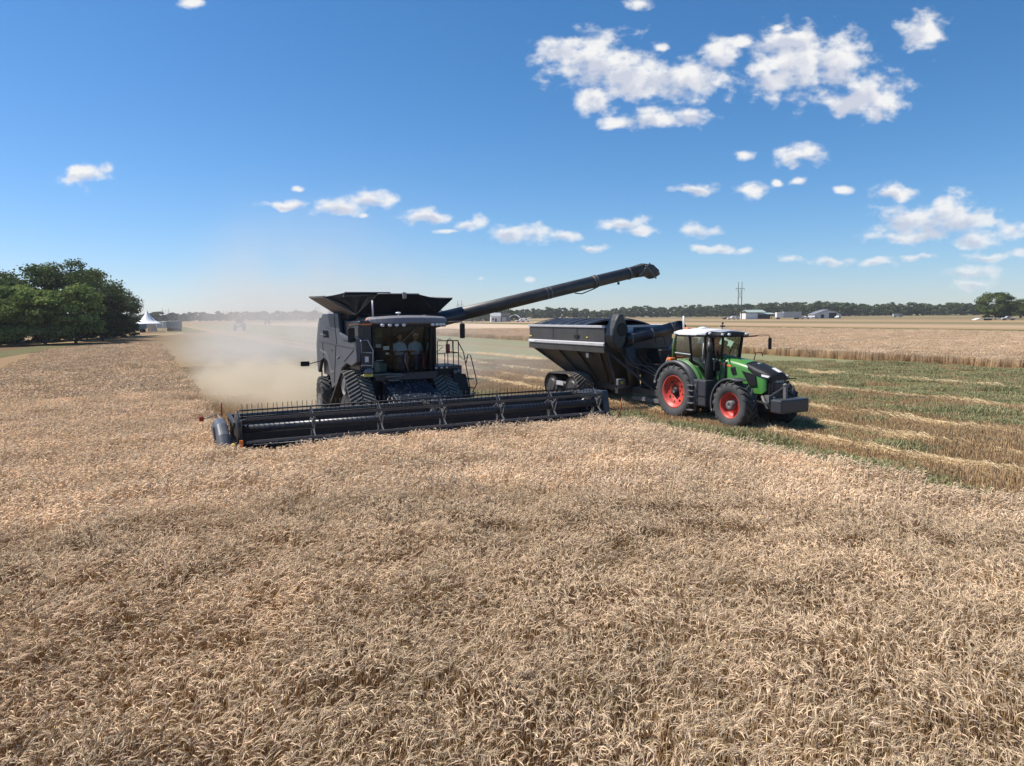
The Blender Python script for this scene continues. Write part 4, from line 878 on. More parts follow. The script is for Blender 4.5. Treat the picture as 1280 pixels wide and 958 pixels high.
# cab
cab = MB()
cab.box(-.96, 1.16, 4.62, 4.72, 2.1, 3.0); cab.box(-.96, 1.16, 4.62, 4.72, 3.62, 3.75)                   # back wall below and above the rear window
cab.box(-.98, 1.18, 3.0, 4.7, 1.98, 2.10)                    # floor
for x, w in ((-.98, .07), (1.06, .13)):
    cab.hexa([(x, 3.28, 2.1), (x+w, 3.28, 2.1), (x+w, 3.40, 2.1), (x, 3.40, 2.1), (x, 3.10, 3.75), (x+w, 3.10, 3.75), (x+w, 3.22, 3.75), (x, 3.22, 3.75)])
for x in (-.98, 1.10): cab.box(x, x+.07, 4.1, 4.2, 2.1, 3.75)
cab.box(1.19, 1.27, 3.12, 4.7, 2.1, 3.7)
cabo = cab.build('cab', M['interior'], cb)
def arc_x(t, bulge, y0): return .1 + 1.03*t, y0 - bulge*(1-t*t)
mb = MB(); vs = []; kx = 14
for j in range(7):
    z = 2.10+1.58*j/6; bl = .34+.10*math.sin(math.pi*(1-j/6)*.6); yy = 3.34-.16*j/6
    for i in range(kx+1): x, y = arc_x(-1+2*i/kx, bl, yy); vs.append((x, y, z))
mb.add(vs, [(j*(kx+1)+i, j*(kx+1)+i+1, (j+1)*(kx+1)+i+1, (j+1)*(kx+1)+i) for j in range(6) for i in range(kx)], True)
for x in (-.99, 1.19): mb.add([(x, 3.3, 2.12), (x, 4.62, 2.12), (x, 4.62, 3.7), (x, 3.14, 3.7)], [(0, 1, 2, 3)])
mb.build('windscreen', M['glass'], cb)
mb = MB()
for k, t in enumerate((-.45,)): x, y = arc_x(t, .36, 3.3); mb.path([(x, y-.03, 2.12), (x, y+.03-.1, 3.0), (x, y-.06, 3.66)], .022, 6)
mb.build('windscreen_divider', M['interior'], cabo)
mb = MB(); mb.path([(.15, 2.86, 2.14), (.02, 2.83, 2.5), (.05, 2.84, 2.75)], .014, 6); mb.path([(-.25, 2.87, 2.95), (.42, 2.86, 3.55)], .014, 6); mb.build('wiper', M['steel'], cb)
mb = MB(); vs = []
for zz, ex in ((3.70, .0), (3.78, .08), (3.90, .04), (3.97, -.15)):
    for i in range(kx+1):
        x, y = arc_x(-1+2*i/kx, .36+ex, 3.08-ex*.4); vs.append((.1+(x-.1)*(1.12+ex*.4)*(1.32 if x > .1 else 1), y, zz + .05*(1-(2*i/kx-1)**2)*(zz > 3.8)))
n_ = kx+1; fs = [(j*n_+i, j*n_+i+1, (j+1)*n_+i+1, (j+1)*n_+i) for j in range(3) for i in range(kx)]
o_ = len(vs)
for j, (zz, ex) in enumerate(((3.70, .0), (3.78, .08), (3.90, .04), (3.97, -.15))): vs += [(.1-1.03*(1.12+ex*.4), 4.75, zz), (.1+1.03*(1.12+ex*.4)*1.32, 4.75, zz)]
for j in range(3):
    fs += [(j*n_, (j+1)*n_, o_+2*(j+1), o_+2*j), (j*n_+kx, o_+2*j+1, o_+2*(j+1)+1, (j+1)*n_+kx)]
fs += [tuple(range(3*n_, 4*n_)) + (o_+7, o_+6), tuple(range(0, n_))[::-1] + (o_, o_+1)]
mb.add(vs, fs); roof = mb.build('cab_roof', M['roofg'], cb, bevel=.015)
mb = MB(); vs = []
for zz, sc_ in ((3.62, 1.0), (3.765, 1.03)):
    for i in range(kx+1): x, y = arc_x(-1+2*i/kx, .38, 3.08); vs.append((.1+(x-.1)*1.13*sc_*(1.3 if x > .1 else 1), y-.02*(sc_ > 1), zz))
mb.add(vs, [(i, i+1, n_+i+1, n_+i) for i in range(kx)]); mb.build('roof_visor', M['interior'], roof)
for x in (-.72, -.50, -.28, -.05, 1.02, 1.20, 1.36, 1.50):
    t = max(-1, min(1, (x-.1)/(1.16 if x < .1 else 1.5))); y = 3.08-.39*(1-t*t)-.05
    MB().ball((x, y, 3.70), .075, .04, .052, 12, 6).build('work_light', M['lens'], roof)
MB().tube((-.02, 3.3, 3.98), (-.02, 3.3, 4.08), .02, n=8).ball((-.02, 3.3, 4.10), .10, .10, .035).build('satellite_receiver', M['white'], roof)
MB().tube((-.90, 3.3, 3.9), (-.90, 3.3, 4.52), .028, n=8).build('antenna', M['rail'], roof)
for x in (-1.08, 1.62): MB().tube((x, 3.3, 3.78), (x, 3.3, 3.84), .05, n=10).ball((x, 3.3, 3.86), .06, .06, .07).build('beacon', M['amber'], roof)
mb = MB(); mb.bar((-1.75, 3.05, 3.72), (-1.0, 3.05, 3.74), .05, .05); mb.build('roof_side_rail', M['orange'], roof)
mb = MB(); mb.prism([(-.95, 1.86), (1.15, 1.86), (1.22, 2.09), (-1.05, 2.09)], 'y', 2.9, 3.2); vs = []
for z, bl in ((1.84, .18), (2.09, .42)):
    for i in range(kx+1): x, y = arc_x(-1+2*i/kx, bl, 3.30); vs.append((x, y, z))
mb.add(vs, [(i, i+1, n_+i+1, n_+i) for i in range(kx)], True); mb.build('cab_front_apron', M['skyblack'], cb)
text_obj('FENDT', .115, M['pale'], cb, (.13, 2.915, 1.99), (R(80), 0, 0))
for x in (-.35, -.12, .55, .66): MB().ball((x, 2.95, 1.93-.05*abs(x)), .05, .04, .04, 10, 6).build('front_lamp', M['lens'], cb)
mb = MB(); mb.path([(-1.5, 2.8, 2.06), (-.55, 2.72, 2.09), (-.2, 2.74, 2.06), (.05, 2.82, 1.98)], .035, 6); mb.box(-.7, -.15, 2.7, 3.0, 1.98, 2.03); mb.box(-.6, -.25, 2.68, 2.8, 1.85, 1.90); mb.build('front_step_bar', M['greym'], cb)
# inside the cab
mb = MB(); mb.box(-.05, .55, 3.95, 4.45, 2.1, 2.52); mb.box(-.05, .55, 4.38, 4.54, 2.5, 3.3); mb.box(.68, 1.05, 4.0, 4.45, 2.1, 2.55); mb.box(.68, 1.05, 4.38, 4.54, 2.5, 3.15); mb.build('seats', M['interior'], cabo, bevel=.05)
mb = MB(); mb.hexa([(-.92, 3.2, 2.12), (-.5, 3.15, 2.12), (-.5, 3.7, 2.12), (-.92, 3.7, 2.12), (-.95, 3.2, 2.50), (-.5, 3.15, 2.42), (-.5, 3.7, 2.42), (-.95, 3.7, 2.50)]); mb.build('console', M['cushion'], cabo, bevel=.03)
MB().box(-.83, -.66, 3.25, 3.35, 2.95, 3.06).box(-.83, -.60, 3.2, 3.3, 2.50, 2.53).build('monitor', M['pale'], cabo)
MB().box(-.50, -.30, 3.5, 3.55, 2.85, 2.98).box(-.45, -.35, 3.4, 3.45, 2.7, 2.76).build('display', M['pale'], cabo)
MB().box(-.62, -.2, 4.59, 4.615, 3.25, 3.6).build('lit_view_panel', M['cushion'], cabo)  # pale panel added for the lit view through the rear window
mb = MB(); mb.tube((.25, 3.25, 2.1), (.25, 3.45, 2.75), .035, n=8); mb.lathe([(.17+.014*math.cos(2*math.pi*i/8), .014*math.sin(2*math.pi*i/8)) for i in range(8)], (.25, 3.47, 2.78), 'z', 20); mb.build('steering_wheel', M['interior'], cabo)
# mirrors
mb = MB(); mb.path([(-1.1, 3.1, 3.72), (-1.75, 2.95, 3.72)], .02, 6); mb.build('mirror_arm', M['greym'], cb)
m1 = MB().box(-1.85, -1.62, 2.93, 3.02, 3.16, 3.64).build('mirror', M['interior'], cb, bevel=.03)
mb = MB(); mb.path([(1.45, 3.1, 3.76), (2.12, 2.98, 3.80), (2.20, 2.98, 3.74)], .02, 6); mb.build('mirror_arm', M['greym'], cb)
MB().box(2.11, 2.30, 2.95, 3.03, 3.2, 3.72).build('mirror', M['interior'], cb, bevel=.03)
# front left bulkhead fittings: hand rail frame with a white notice
mb = MB(); mb.path([(-1.42, 2.98, 2.35), (-1.42, 2.98, 3.22), (-1.22, 2.9, 3.22), (-1.06, 2.86, 2.88), (-1.08, 2.88, 2.3)], .022, 6); mb.path([(-1.42, 2.96, 2.82), (-1.06, 2.88, 2.80)], .022, 6); mb.path([(-1.42, 2.96, 2.4), (-1.1, 2.88, 2.38)], .022, 6); mb.build('grab_rail', M['rail'], cb)
MB().box(-1.32, -1.20, 2.90, 2.93, 2.50, 2.68).build('notice_plate', M['white'], cb); MB().box(-1.44, -1.10, 2.93, 2.99, 2.42, 2.76).build('filter_box', M['blackd'], cb)
mb = MB(); mb.ball((-1.25, 2.75, 2.20), .16, .10, .10); mb.build('step_lamp', M['roofg'], cb); MB().box(-1.42, -1.12, 2.72, 2.84, 2.03, 2.12).build('yellow_marker', M['yellow'], cb)
# platform, railings, ladder on the other side
mb = MB(); mb.box(1.30, 2.25, 3.2, 4.5, 2.14, 2.24); plat = mb.build('platform', M['blackd'], cb)
mb = MB(); z0, z1 = 2.24, 3.12
for x, y in ((1.38, 3.3), (1.98, 3.3), (2.22, 3.4), (2.22, 4.4)): mb.path([(x, y, z0), (x, y, z1)], .017, 6)
mb.path([(1.38, 3.3, z1), (2.15, 3.3, z1), (2.22, 3.4, z1-.02), (2.22, 4.4, z1-.02)], .017, 6); mb.path([(1.38, 3.3, 2.68), (2.2, 3.35, 2.68), (2.22, 4.4, 2.68)], .015, 6); mb.path([(1.65, 3.3, z0), (1.65, 3.3, 2.68)], .015, 6)
mb.path([(1.75, 3.3, 2.7), (1.72, 3.3, 3.1), (1.85, 3.3, 3.2), (1.95, 3.3, 3.1), (1.93, 3.3, 2.7)], .012, 6)
mb.build('railing', M['interior'], cb)
MB().tube((1.74, 3.22, 2.70), (1.74, 3.22, 3.0), .075, n=12).build('fire_extinguisher', mat('faded_red_cylinder', (.32, .05, .06), .5), cb)
mb = MB(); mb.path([(2.22, 3.4, 3.05), (2.35, 3.25, 2.7), (2.44, 3.2, 2.1), (2.55, 3.15, 1.3)], .018, 6); mb.path([(2.42, 3.2, 2.3), (2.50, 3.2, 2.62), (2.60, 3.2, 2.58), (2.72, 3.2, 2.1), (2.84, 3.2, 1.58), (2.66, 3.2, 1.25)], .018, 6); mb.path([(2.24, 3.4, 2.6), (2.36, 3.3, 2.42), (2.46, 3.2, 2.52)], .010, 6); mb.build('ladder_handrail', M['interior'], cb)
mb = MB(); mb.hexa([(2.05, 3.1, 1.0), (2.60, 3.1, .95), (2.60, 4.2, .95), (2.05, 4.2, 1.0), (1.9, 3.2, 2.0), (2.42, 3.2, 1.92), (2.42, 4.4, 1.92), (1.9, 4.4, 2.0)]); mb.box(1.25, 2.3, 3.3, 4.4, 1.95, 2.14); mb.build('step_housing', M['interior'], cb, bevel=.02)
mb = MB()
for k in range(4): z = .75+k*.32; mb.box(2.60, 2.72, 3.2, 3.75, z, z+.03)
mb.build('ladder_step', M['blackd'], cb); MB().tube((2.55, 3.05, 1.2), (2.7, 3.05, 1.24), .04, n=8).build('ladder_latch', M['chaff'], cb)
for x, z in ((1.98, 2.02), (2.12, 2.05)): MB().ball((x, 3.16, z), .075, .04, .075, 12, 8).build('side_lamp', M['roofg'], cb)
for x in (1.25, 1.45, 1.65): MB().ball((x, 3.12, 2.19), .045, .03, .03, 8, 6).build('step_light', M['lens'], cb)
# feeder house with chaff lying on it
mb = MB(); mb.hexa([(-.72, .95, .42), (.92, .95, .42), (.85, 3.3, 1.0), (-.65, 3.3, 1.0), (-.72, .95, 1.18), (.92, .95, 1.18), (.85, 3.2, 1.86), (-.65, 3.2, 1.86)]); fh = mb.build('feeder_house', M['skyblack'], cb, bevel=.03)
rr = random.Random(4); mb = MB()
for _ in range(150):
    t = rr.random(); x = -.7+1.6*rr.random()**1.6; y = 1.0+2.1*t; z = 1.185+.68*(y-.95)/2.25; a = rr.uniform(0, 3.1); l_ = rr.uniform(.02, .09)
    mb.bar((x, y, z+.01), (x+math.cos(a)*l_, y+math.sin(a)*l_, z+.03), .02, .012)
mb.build('chaff_litter', M['chaff'], fh)
mb = MB()
for x0_, x1_ in ((-.55, -.75), (-.3, -.9), (.95, 1.15)): mb.path([(x0_, 2.9, 1.55), (x1_, 1.9, 1.35), (x1_-.1, 1.1, 1.05)], .025, 6)
mb.tube((-.95, 1.2, .7), (-.95, 3.0, 1.1), .05, n=8); mb.tube((1.1, 1.2, .7), (1.1, 3.0, 1.1), .05, n=8); mb.build('hydraulic_hose', M['greym'], fh)
# tracks and rear wheels
circ = [(3.85, 1.72, .42), (2.55, .36, .36), (5.75, .36, .36), (4.1, .30, .30)]
for xa, xb in ((-1.87, -1.0), (1.2, 2.07)):
    tr = track_belt(xa, xb, circ, step=.155, up=1).build('track_belt', [M['belt'], M['tread']], cb)
    for y, z, r in ((3.85, 1.72, .36), (2.55, .36, .31), (5.75, .36, .31), (3.6, .28, .24), (4.4, .28, .24)):
        roller(xa+.06, xb-.06, y, z, r, M['greym'], tr, 'track_wheel')
    MB().prism([(3.5, 1.4), (4.2, 1.4), (5.2, .6), (5.0, .4), (3.0, .4), (2.9, .6)], 'x', xa+.15, xb-.15).build('track_frame', M['blackd'], tr)
for xc in (-1.42, 1.62):
    mb = MB(); tyre_mesh(mb, .84, .60, .46, 18, .06); wh = mb.build('rear_wheel', [M['rubber'], M['ring']], cb); wh.location = (xc, 8.1, .84); wh.rotation_euler = (0, 0, R(-4))
    s = -1 if xc < 0 else 1
    MB().lathe([(.03, s*.08), (.2, s*.08), (.26, s*.16), (.42, s*.14), (.47, s*.27), (.47, -s*.2), (.03, -s*.2)], (0, 0, 0), 'x', 32).build('rim', M['greym'], wh)
MB().tube((-1.3, 8.1, .84), (1.5, 8.1, .84), .14, n=12).build('rear_axle', M['blackd'], cb)
mb = MB(); mb.path([(-1.6, 7.9, 2.3), (-2.15, 7.75, 2.2)], .018, 6); mb.build('marker_arm', M['blackd'], cb); MB().box(-2.45, -2.13, 7.7, 7.78, 2.12, 2.30).build('side_marker_lamp', M['interior'], cb)
mb = MB(); mb.path([(-1.5, 8.45, 1.9), (-1.5, 8.5, 1.55)], .03, 6); mb.path([(-1.3, 8.3, 1.9), (-1.3, 8.35, 1.3)], .03, 6); mb.build('rear_bracket', M['greym'], cb)
# unloading auger
A0, A1 = Vector((1.3, 5.6, 3.62)), Vector((12.05, 5.6, 5.93)); d = (A1-A0).normalized(); au = MB()
au.tube(A0, A1, .255, n=24); aug = au.build('unloading_auger', M['blackd'], cb)
MB().tube(A0, A0+d*2.1, .285, n=24).build('auger_sleeve', M['skyblack'], aug)
mb = MB()
for s, r_, w_ in ((8.3, .27, .10), (8.45, .285, .04), (10.2, .275, .06), (5.9, .262, .05), (6.1, .262, .05)): mb.tube(A0+d*s, A0+d*(s+w_), r_, n=24)
mb.build('auger_clamp_ring', M['greym'], aug)
mb = MB(); pp = A0+d*7.4-Vector((0, 0, .28)); mb.path([pp, pp+d*.35-Vector((0, 0, .10)), pp+d*1.0-Vector((0, 0, .02)), pp+d*1.3+Vector((0, 0, .06))], .025, 6); mb.tube(A0+d*9.7-Vector((0, 0, .27)), A0+d*9.7-Vector((0, 0, .38)), .05, n=8); mb.build('auger_lamp_cable', M['interior'], aug)
mb = MB(); e = A0+d*10.85; vs = []
secs = [(A0+d*10.55, .26, d), (A0+d*11.0, .30, Vector((.92, 0, .1))), (A0+d*11.30+Vector((.02, 0, -.06)), .31, Vector((.8, 0, -.45))), (A0+d*11.50+Vector((.06, 0, -.24)), .30, Vector((.6, 0, -.8))), (A0+d*11.62+Vector((.06, 0, -.40)), .25, Vector((.45, 0, -.9)))]
for c, r_, dd in secs:
    dd = dd.normalized(); a = Vector((0, 1, 0)); b = dd.cross(a)
    for j in range(16): t = 2*math.pi*j/16; sq = 1/max(abs(math.cos(t)), abs(math.sin(t)))**.45; vs.append(c+(a*math.cos(t)+b*math.sin(t))*r_*sq)
mb.add(vs, [(i*16+j, i*16+(j+1) % 16, (i+1)*16+(j+1) % 16, (i+1)*16+j) for i in range(4) for j in range(16)] + [tuple(range(16))]); sp = mb.build('spout', M['blackd'], aug)
mb = MB(); mb.bar(A0+d*10.95+Vector((0, -.31, .2)), A0+d*11.6+Vector((0, -.27, -.5)), .03, .06); mb.bar(A0+d*10.6+Vector((0, -.30, -.2)), A0+d*11.2+Vector((0, -.32, .25)), .03, .06); mb.build('spout_hinge', M['greym'], aug)
# ---- header
mb = MB(); mb.box(-5.75, 5.75, .82, .90, .30, 1.18); mb.box(-5.8, 5.8, .78, .98, 1.16, 1.30); mb.box(-5.75, 5.75, .85, 1.15, .42, .62); mb.hexa([(-5.8, -.62, .22), (5.8, -.62, .22), (5.8, .85, .38), (-5.8, .85, .38), (-5.8, -.62, .26), (5.8, -.62, .26), (5.8, .85, .44), (-5.8, .85, .44)])
hd = mb.build('header', M['reel'], cb, bevel=.01)
for x in range(-5, 6, 2): MB().bar((x+.05, .99, .5), (x+.05, .99, 1.2), .10, .06).build('header_brace', M['blackd'], hd)
for xa, xb in ((-5.5, -.8), (1.0, 5.5)): MB().hexa([(xa, -.5, .275), (xb, -.5, .275), (xb, .78, .455), (xa, .78, .455), (xa, -.5, .30), (xb, -.5, .30), (xb, .78, .48), (xa, .78, .48)]).build('draper_belt', M['tarp'], hd)
mb = MB(); mb.box(-5.8, 5.8, -.70, -.60, .20, .27)
for i in range(150): x = -5.76+i*.0765; mb.prism([(-.70, .21), (-.82, .235), (-.70, .25)], 'x', x-.012, x+.012)
mb.build('cutter_bar', M['greym'], hd)
mb = MB(); mb.box(-5.75, 5.75, .72, .80, 1.30, 1.36); mb.build('top_guard_rail', M['greym'], hd)
shl = [(.95, .28), (1.0, .9), (.8, 1.20), (.2, 1.34), (-.45, 1.30), (-.90, 1.08), (-1.18, .76), (-1.28, .42), (-1.0, .22), (-.4, .16)]
mb = MB(); mb.prism(shl, 'x', -6.22, -5.92); es = mb.build('end_shield', M['shield'], hd, bevel=.12, seg=4)
mb = MB(); mb.bar((-6.23, -.8, .5), (-6.23, -.2, 1.15), .02, .08, (1, 0, 0)); mb.bar((-6.23, -.2, 1.15), (-6.23, .5, 1.10), .02, .08, (1, 0, 0)); mb.build('shield_crease', M['reel'], hd)
MB().box(-5.93, -5.86, -1.3, -1.2, .55, .85).build('yellow_decal', M['yellow'], hd)
mb = MB(); mb.prism([(.9, .3), (.95, 1.2), (.7, 1.42), (-.45, 1.46), (-.55, 1.0), (-.60, .55), (-.2, .25)], 'x', 5.72, 5.98); mb.box(5.35, 5.72, -.50, .5, 1.0, 1.38); es2 = mb.build('end_shield', M['reel'], hd, bevel=.04, seg=2)
mb = MB(); mb.prism([(-.5, .25), (-1.55, .20), (-1.5, .30), (-.6, .75)], 'x', 5.78, 5.92); mb.build('crop_divider', M['reel'], hd)
MB().prism([(-.9, .22), (-1.9, .16), (-1.85, .24), (-1.1, .6)], 'x', -6.18, -6.0).build('crop_divider', M['reel'], hd)
mb = MB(); mb.path([(5.98, -.2, .9), (6.35, -.45, .75), (6.5, -.5, .55)], .014, 6); mb.path([(6.35, -.35, .2), (6.55, -.4, .8), (6.6, -.4, 1.15)], .016, 6); mb.build('marker_rod', M['redl'], hd)
mb = MB(); mb.path([(-5.95, 2.0, 1.2), (-5.9, .9, 1.15)], .016, 6); mb.path([(-6.35, 1.75, 1.16), (-5.95, 2.0, 1.2)], .016, 6); mb.build('marker_arm', M['steel'], hd)
MB().box(-6.46, -6.34, 1.70, 1.78, 1.08, 1.22).build('marker_lamp', M['redl'], hd, bevel=.02)
MB().box(-5.74, -5.66, -1.22, -1.15, .42, .92).build('orange_reflector', M['orange'], hd); MB().tube((-5.72, -1.25, .25), (-5.72, -1.3, .62), .02, n=6).build('orange_reflector', M['redl'], hd)
MB().tube((-6.0, .2, 1.4), (-6.0, .2, 1.75), .018, n=6).build('marker_rod', M['redl'], hd)
rr = random.Random(14); mb = MB()                           # cut stalks lying on the draper and the top beam
for _ in range(420):
    x = rr.uniform(-5.5, 5.5); y = rr.uniform(-.45, .75); z = .33+(y+.5)*.14+rr.uniform(0, .10); a = rr.gauss(1.57, .5); L_ = rr.uniform(.12, .4)
    if rr.random() < .18: y, z = rr.uniform(.80, .96), 1.315
    mb.bar((x, y, z), (x+math.cos(a)*L_*.6, y+math.sin(a)*L_*(.1 if z > 1.2 else 1), z+rr.uniform(-.01, .05)), .012, .010)
M['cutstraw'] = mat('cut_wheat_stalks', (.55, .42, .25), .8, var=.3)
mb.build('cut_stalks', M['cutstraw'], hd)
# reel: centre tube, five bats with tines, spiders
ry, rz_, rr_ = -.5, 1.10, .50
reel = MB().tube((-5.62, ry, rz_), (5.50, ry, rz_), .115, n=20).build('reel', M['reel'], cb)
tin = random.Random(9)
for k in range(5):
    a = R(72 + 72*k); by, bz = ry+rr_*math.cos(a), rz_+rr_*math.sin(a); mb = MB()
    mb.tube((-5.62, by, bz), (5.50, by, bz), .024, n=8)
    mb.cur = 1
    x = -5.55
    while x < 5.5:
        j = tin.uniform(-.012, .012)
        if k in (0,):       # over the top: tines point up and down through the bat
            mb.path([(x, by+.02, bz-.17), (x+j, by, bz), (x+j*2, by-.02, bz+.165)], .0085, 4)
        else:
            mb.path([(x, by, bz), (x+.05+j, by-.05, bz-.12), (x+.09+j, by-.03, bz-.25)], .0085, 4)
        x += .128
    mb.build('reel_bat', [M['reel'] if k else M['tine'], M['tine']], reel)
    if k == 0: MB().tube((-5.62, by+.03, bz-.18), (5.5, by+.03, bz-.18), .018, n=6).build('tine_rail', M['tine'], reel)
    if k == 1: MB().box(-5.55, 5.45, by-.05, by-.02, bz-.02, bz+.055).build('bat_plate', M['reel'], reel)
    if k == 2: MB().box(-5.55, 5.45, by-.05, by-.025, bz-.02, bz+.05).build('bat_plate', M['greym'], reel)
for x in (-5.66, -3.80, -1.92, -.03, 1.87, 3.72, 5.42):
    mb = MB(); P5 = [(ry+rr_*math.cos(R(72+72*k)), rz_+rr_*math.sin(R(72+72*k))) for k in range(5)]
    for (y, z) in P5: mb.bar((x, ry, rz_), (x, y, z), .045, .03, (1, 0, 0))
    for q in range(5): y0_, z0_ = P5[q]; y1_, z1_ = P5[(q+1) % 5]; mb.bar((x+.02, y0_, z0_), (x+.02, (y1_+ry)/2, (z1_+rz_)/2), .03, .02, (1, 0, 0))
    mb.disc((x, ry, rz_), .17, 'x', .05, 20)
    mb.bar((x-.05, -.95, .82), (x-.05, -.98, .45), .05, .03, (1, 0, 0)); mb.build('reel_spider', M['greym'], reel)
    if x in (-5.66, -.03, 5.42):
        MB().bar((x-.10, .9, 1.34), (x-.10, -.45, 1.22), .07, .12).build('reel_arm', M['blackd'], hd); MB().tube((x-.10, .6, .9), (x-.10, -.1, 1.2), .03, n=8).build('reel_lift_cylinder', M['steel'], hd)
MB().disc((-5.72, ry, rz_), .42, 'x', .05, 32).build('reel_end_disc', M['blackd'], reel)
# ------------------------------------------------------------------ tractor
TO = Vector((6.13, 27.03, 0)) + FX*1.3
tr_ = thing('tractor', 'green tractor with red wheels and a white cab roof, pulling the black grain cart', 'tractor', TO, YAW)
def wheel_big(x, y, Rr, w, rim, lugs, name, front):
    mb = MB(); tyre_mesh(mb, Rr, w, rim, lugs, .055); o = mb.build(name, [M['ring'], M['rubber']], tr_); o.location = (x, y, Rr-.03)
    s = -1 if x < 0 else 1; xo = s*w/2
    if front:   # deep dished rim with grey hub
        MB().lathe([(.02, xo*.15), (.22, xo*.15), (rim*.62, -xo*.10), (rim*.92, xo*.35), (rim-.01, xo*.84), (rim+.03, xo*.88), (rim+.03, -xo*.8), (.02, -xo*.8)], (0, 0, 0), 'x', 40).build('rim', M['red'], o)
        MB().lathe([(.01, xo*.95), (.13, xo*.95), (.165, xo*.88), (.17, xo*.0), (.01, 0)], (0, 0, 0), 'x', 28).build('hub', M['greym'], o)
    else:
        MB().lathe([(.02, xo*.50), (rim*.80, xo*.50), (rim*.90, xo*.62), (rim-.01, xo*.86), (rim+.03, xo*.90), (rim+.03, -xo*.8), (.02, -xo*.8)], (0, 0, 0), 'x', 40).build('rim', M['red'], o)
        MB().lathe([(.01, xo*.78), (.10, xo*.78), (.17, xo*.64), (.19, xo*.48), (.01, xo*.45)], (0, 0, 0), 'x', 24).build('hub', M['interior'], o)
        mb = MB()
        for k in range(8):
            a = 2*math.pi*k/8+.2
            mb.disc((xo*.515, rim*.66*math.cos(a), rim*.66*math.sin(a)), .045 if k % 2 else .03, 'x', .02, 12)
            mb.disc((xo*.515, rim*.42*math.cos(a+.4), rim*.42*math.sin(a+.4)), .022, 'x', .03, 8)
        mb.build('rim_hole', M['interior'], o)
        MB().disc((xo*.80, 0, 0), .06, 'x', .02, 12).build('hub_cap', M['steel'], o)
    return o
for x in (-.94, .94): wheel_big(x, 0, 1.055, .70, .60, 20, 'rear_wheel', False)
for x in (-1.0, 1.0): wheel_big(x, -2.95, .84, .60, .44, 18, 'front_wheel', True)
# chassis
mb = MB(); mb.box(-.32, .32, -3.9, .9, .62, 1.15); mb.box(-.24, .24, -4.0, -1.4, .95, 1.6); mb.box(-.45, .45, -.5, .6, .7, 1.6); mb.tube((-.9, -2.95, .80), (.9, -2.95, .80), .13, n=12); mb.tube((-.9, 0, 1.02), (.9, 0, 1.02), .22, n=14)
mb.build('chassis', M['blackd'], tr_, bevel=.02)
# hood as a loft of rounded sections
def loft(mb, secs, k=12, p=2.6, cap=True, top=False):
    # each section: y, half width, z bottom, z top
    vs = []; m = k+1
    for y, w, zb, zt in secs:
        for i in range(m):
            t = math.pi*i/k; cx, sz = math.cos(t), math.sin(t)
            x = -w*math.copysign(abs(cx)**(2/p), cx); z = zb + (zt-zb)*(abs(sz)**(2/p) if p > 2 else sz)
            # vertical flanks, rounded top edge
            h = zt-zb; r = min(.16, h*.45)
            if i == 0: pt = (-w, zb)
            elif i == k: pt = (w, zb)
            else:
                u = (i-1)/(k-2); a = math.pi*u
                if u <= .25: q = u/.25*math.pi/2; pt = (-w + r*(1-math.cos(q)), zt-.05 - r + r*math.sin(q))
                elif u >= .75: q = (1-u)/.25*math.pi/2; pt = (w - r*(1-math.cos(q)), zt-.05 - r + r*math.sin(q))
                else: v = (u-.25)/.5; pt = (-w+r + (2*w-2*r)*v, zt-.05 + .05*math.sin(math.pi*v))
            vs.append((pt[0], y, pt[1]))
    n = len(secs); fs = [(j*m+i, j*m+i+1, (j+1)*m+i+1, (j+1)*m+i) for j in range(n-1) for i in range(k)]
    mb.add(vs, fs, True)
    if cap:
        o = len(mb.v)-len(vs)
        for base in (0, n-1):
            mb.f.append([o+base*m+i for i in range(m)]); mb.sm.append(False); mb.mi.append(mb.cur)
    return mb
hood = loft(MB(), [(-1.50, .50, 1.50, 2.44), (-2.0, .50, 1.50, 2.40), (-2.5, .49, 1.48, 2.33), (-2.9, .48, 1.30, 2.25), (-3.3, .46, 1.22, 2.15), (-3.6, .44, 1.22, 2.06), (-3.78, .41, 1.34, 1.99)]).build('hood', M['green'], tr_)
capm = MB(); loft(capm, [(-2.82, .38, 2.20, 2.292), (-3.0, .472, 2.02, 2.250), (-3.3, .475, 1.86, 2.165), (-3.6, .46, 1.80, 2.075), (-3.88, .42, 1.72, 1.975), (-4.0, .36, 1.70, 1.88)]); capm.build('hood_cap', M['interior'], hood, bevel=.0)
M['blackgl'] = mat('gloss_black_trim', (.015, .015, .017), .2)
mb = MB(); mb.prism([(-3.60, 1.82), (-3.98, 1.78), (-3.92, 1.25), (-3.70, 1.18), (-3.62, 1.4)], 'x', -.36, .36); mb.build('grille', M['blackgl'], hood, bevel=.03)
mb = MB()
for i in range(7): z = 1.30+i*.07; mb.box(-.33, .33, -3.985+.01*(6-i)*.5, -3.95, z, z+.02)
mb.build('grille_slat', M['greym'], hood)
for s in (-1, 1):
    x = s*.487
    MB().prism([(-2.72, 1.98), (-3.35, 1.88), (-3.42, 1.50), (-3.12, 1.44)], 'x', x-.012, x+.004*s).build('side_vent', M['interior'], hood, bevel=.008)
    MB().prism([(-2.2, 2.02), (-2.42, 2.10), (-2.50, 1.84), (-2.30, 1.80)], 'x', s*.502-.012, s*.502+.004).build('side_vent', M['interior'], hood)
    MB().prism([(-1.62, 2.22), (-2.25, 2.14), (-2.25, 2.08), (-1.66, 2.12)], 'x', s*.505-.006, s*.505+.004).build('side_decal', M['amber'], hood)
    MB().prism([(-3.45, 1.92), (-3.95, 1.86), (-3.9, 1.80), (-3.5, 1.84)], 'x', s*.44-.02, s*.44+.022).build('headlight', M['lens'], hood)
MB().box(-.06, .06, -3.12, -3.02, 2.215, 2.245).build('bonnet_badge', M['pale'], hood)
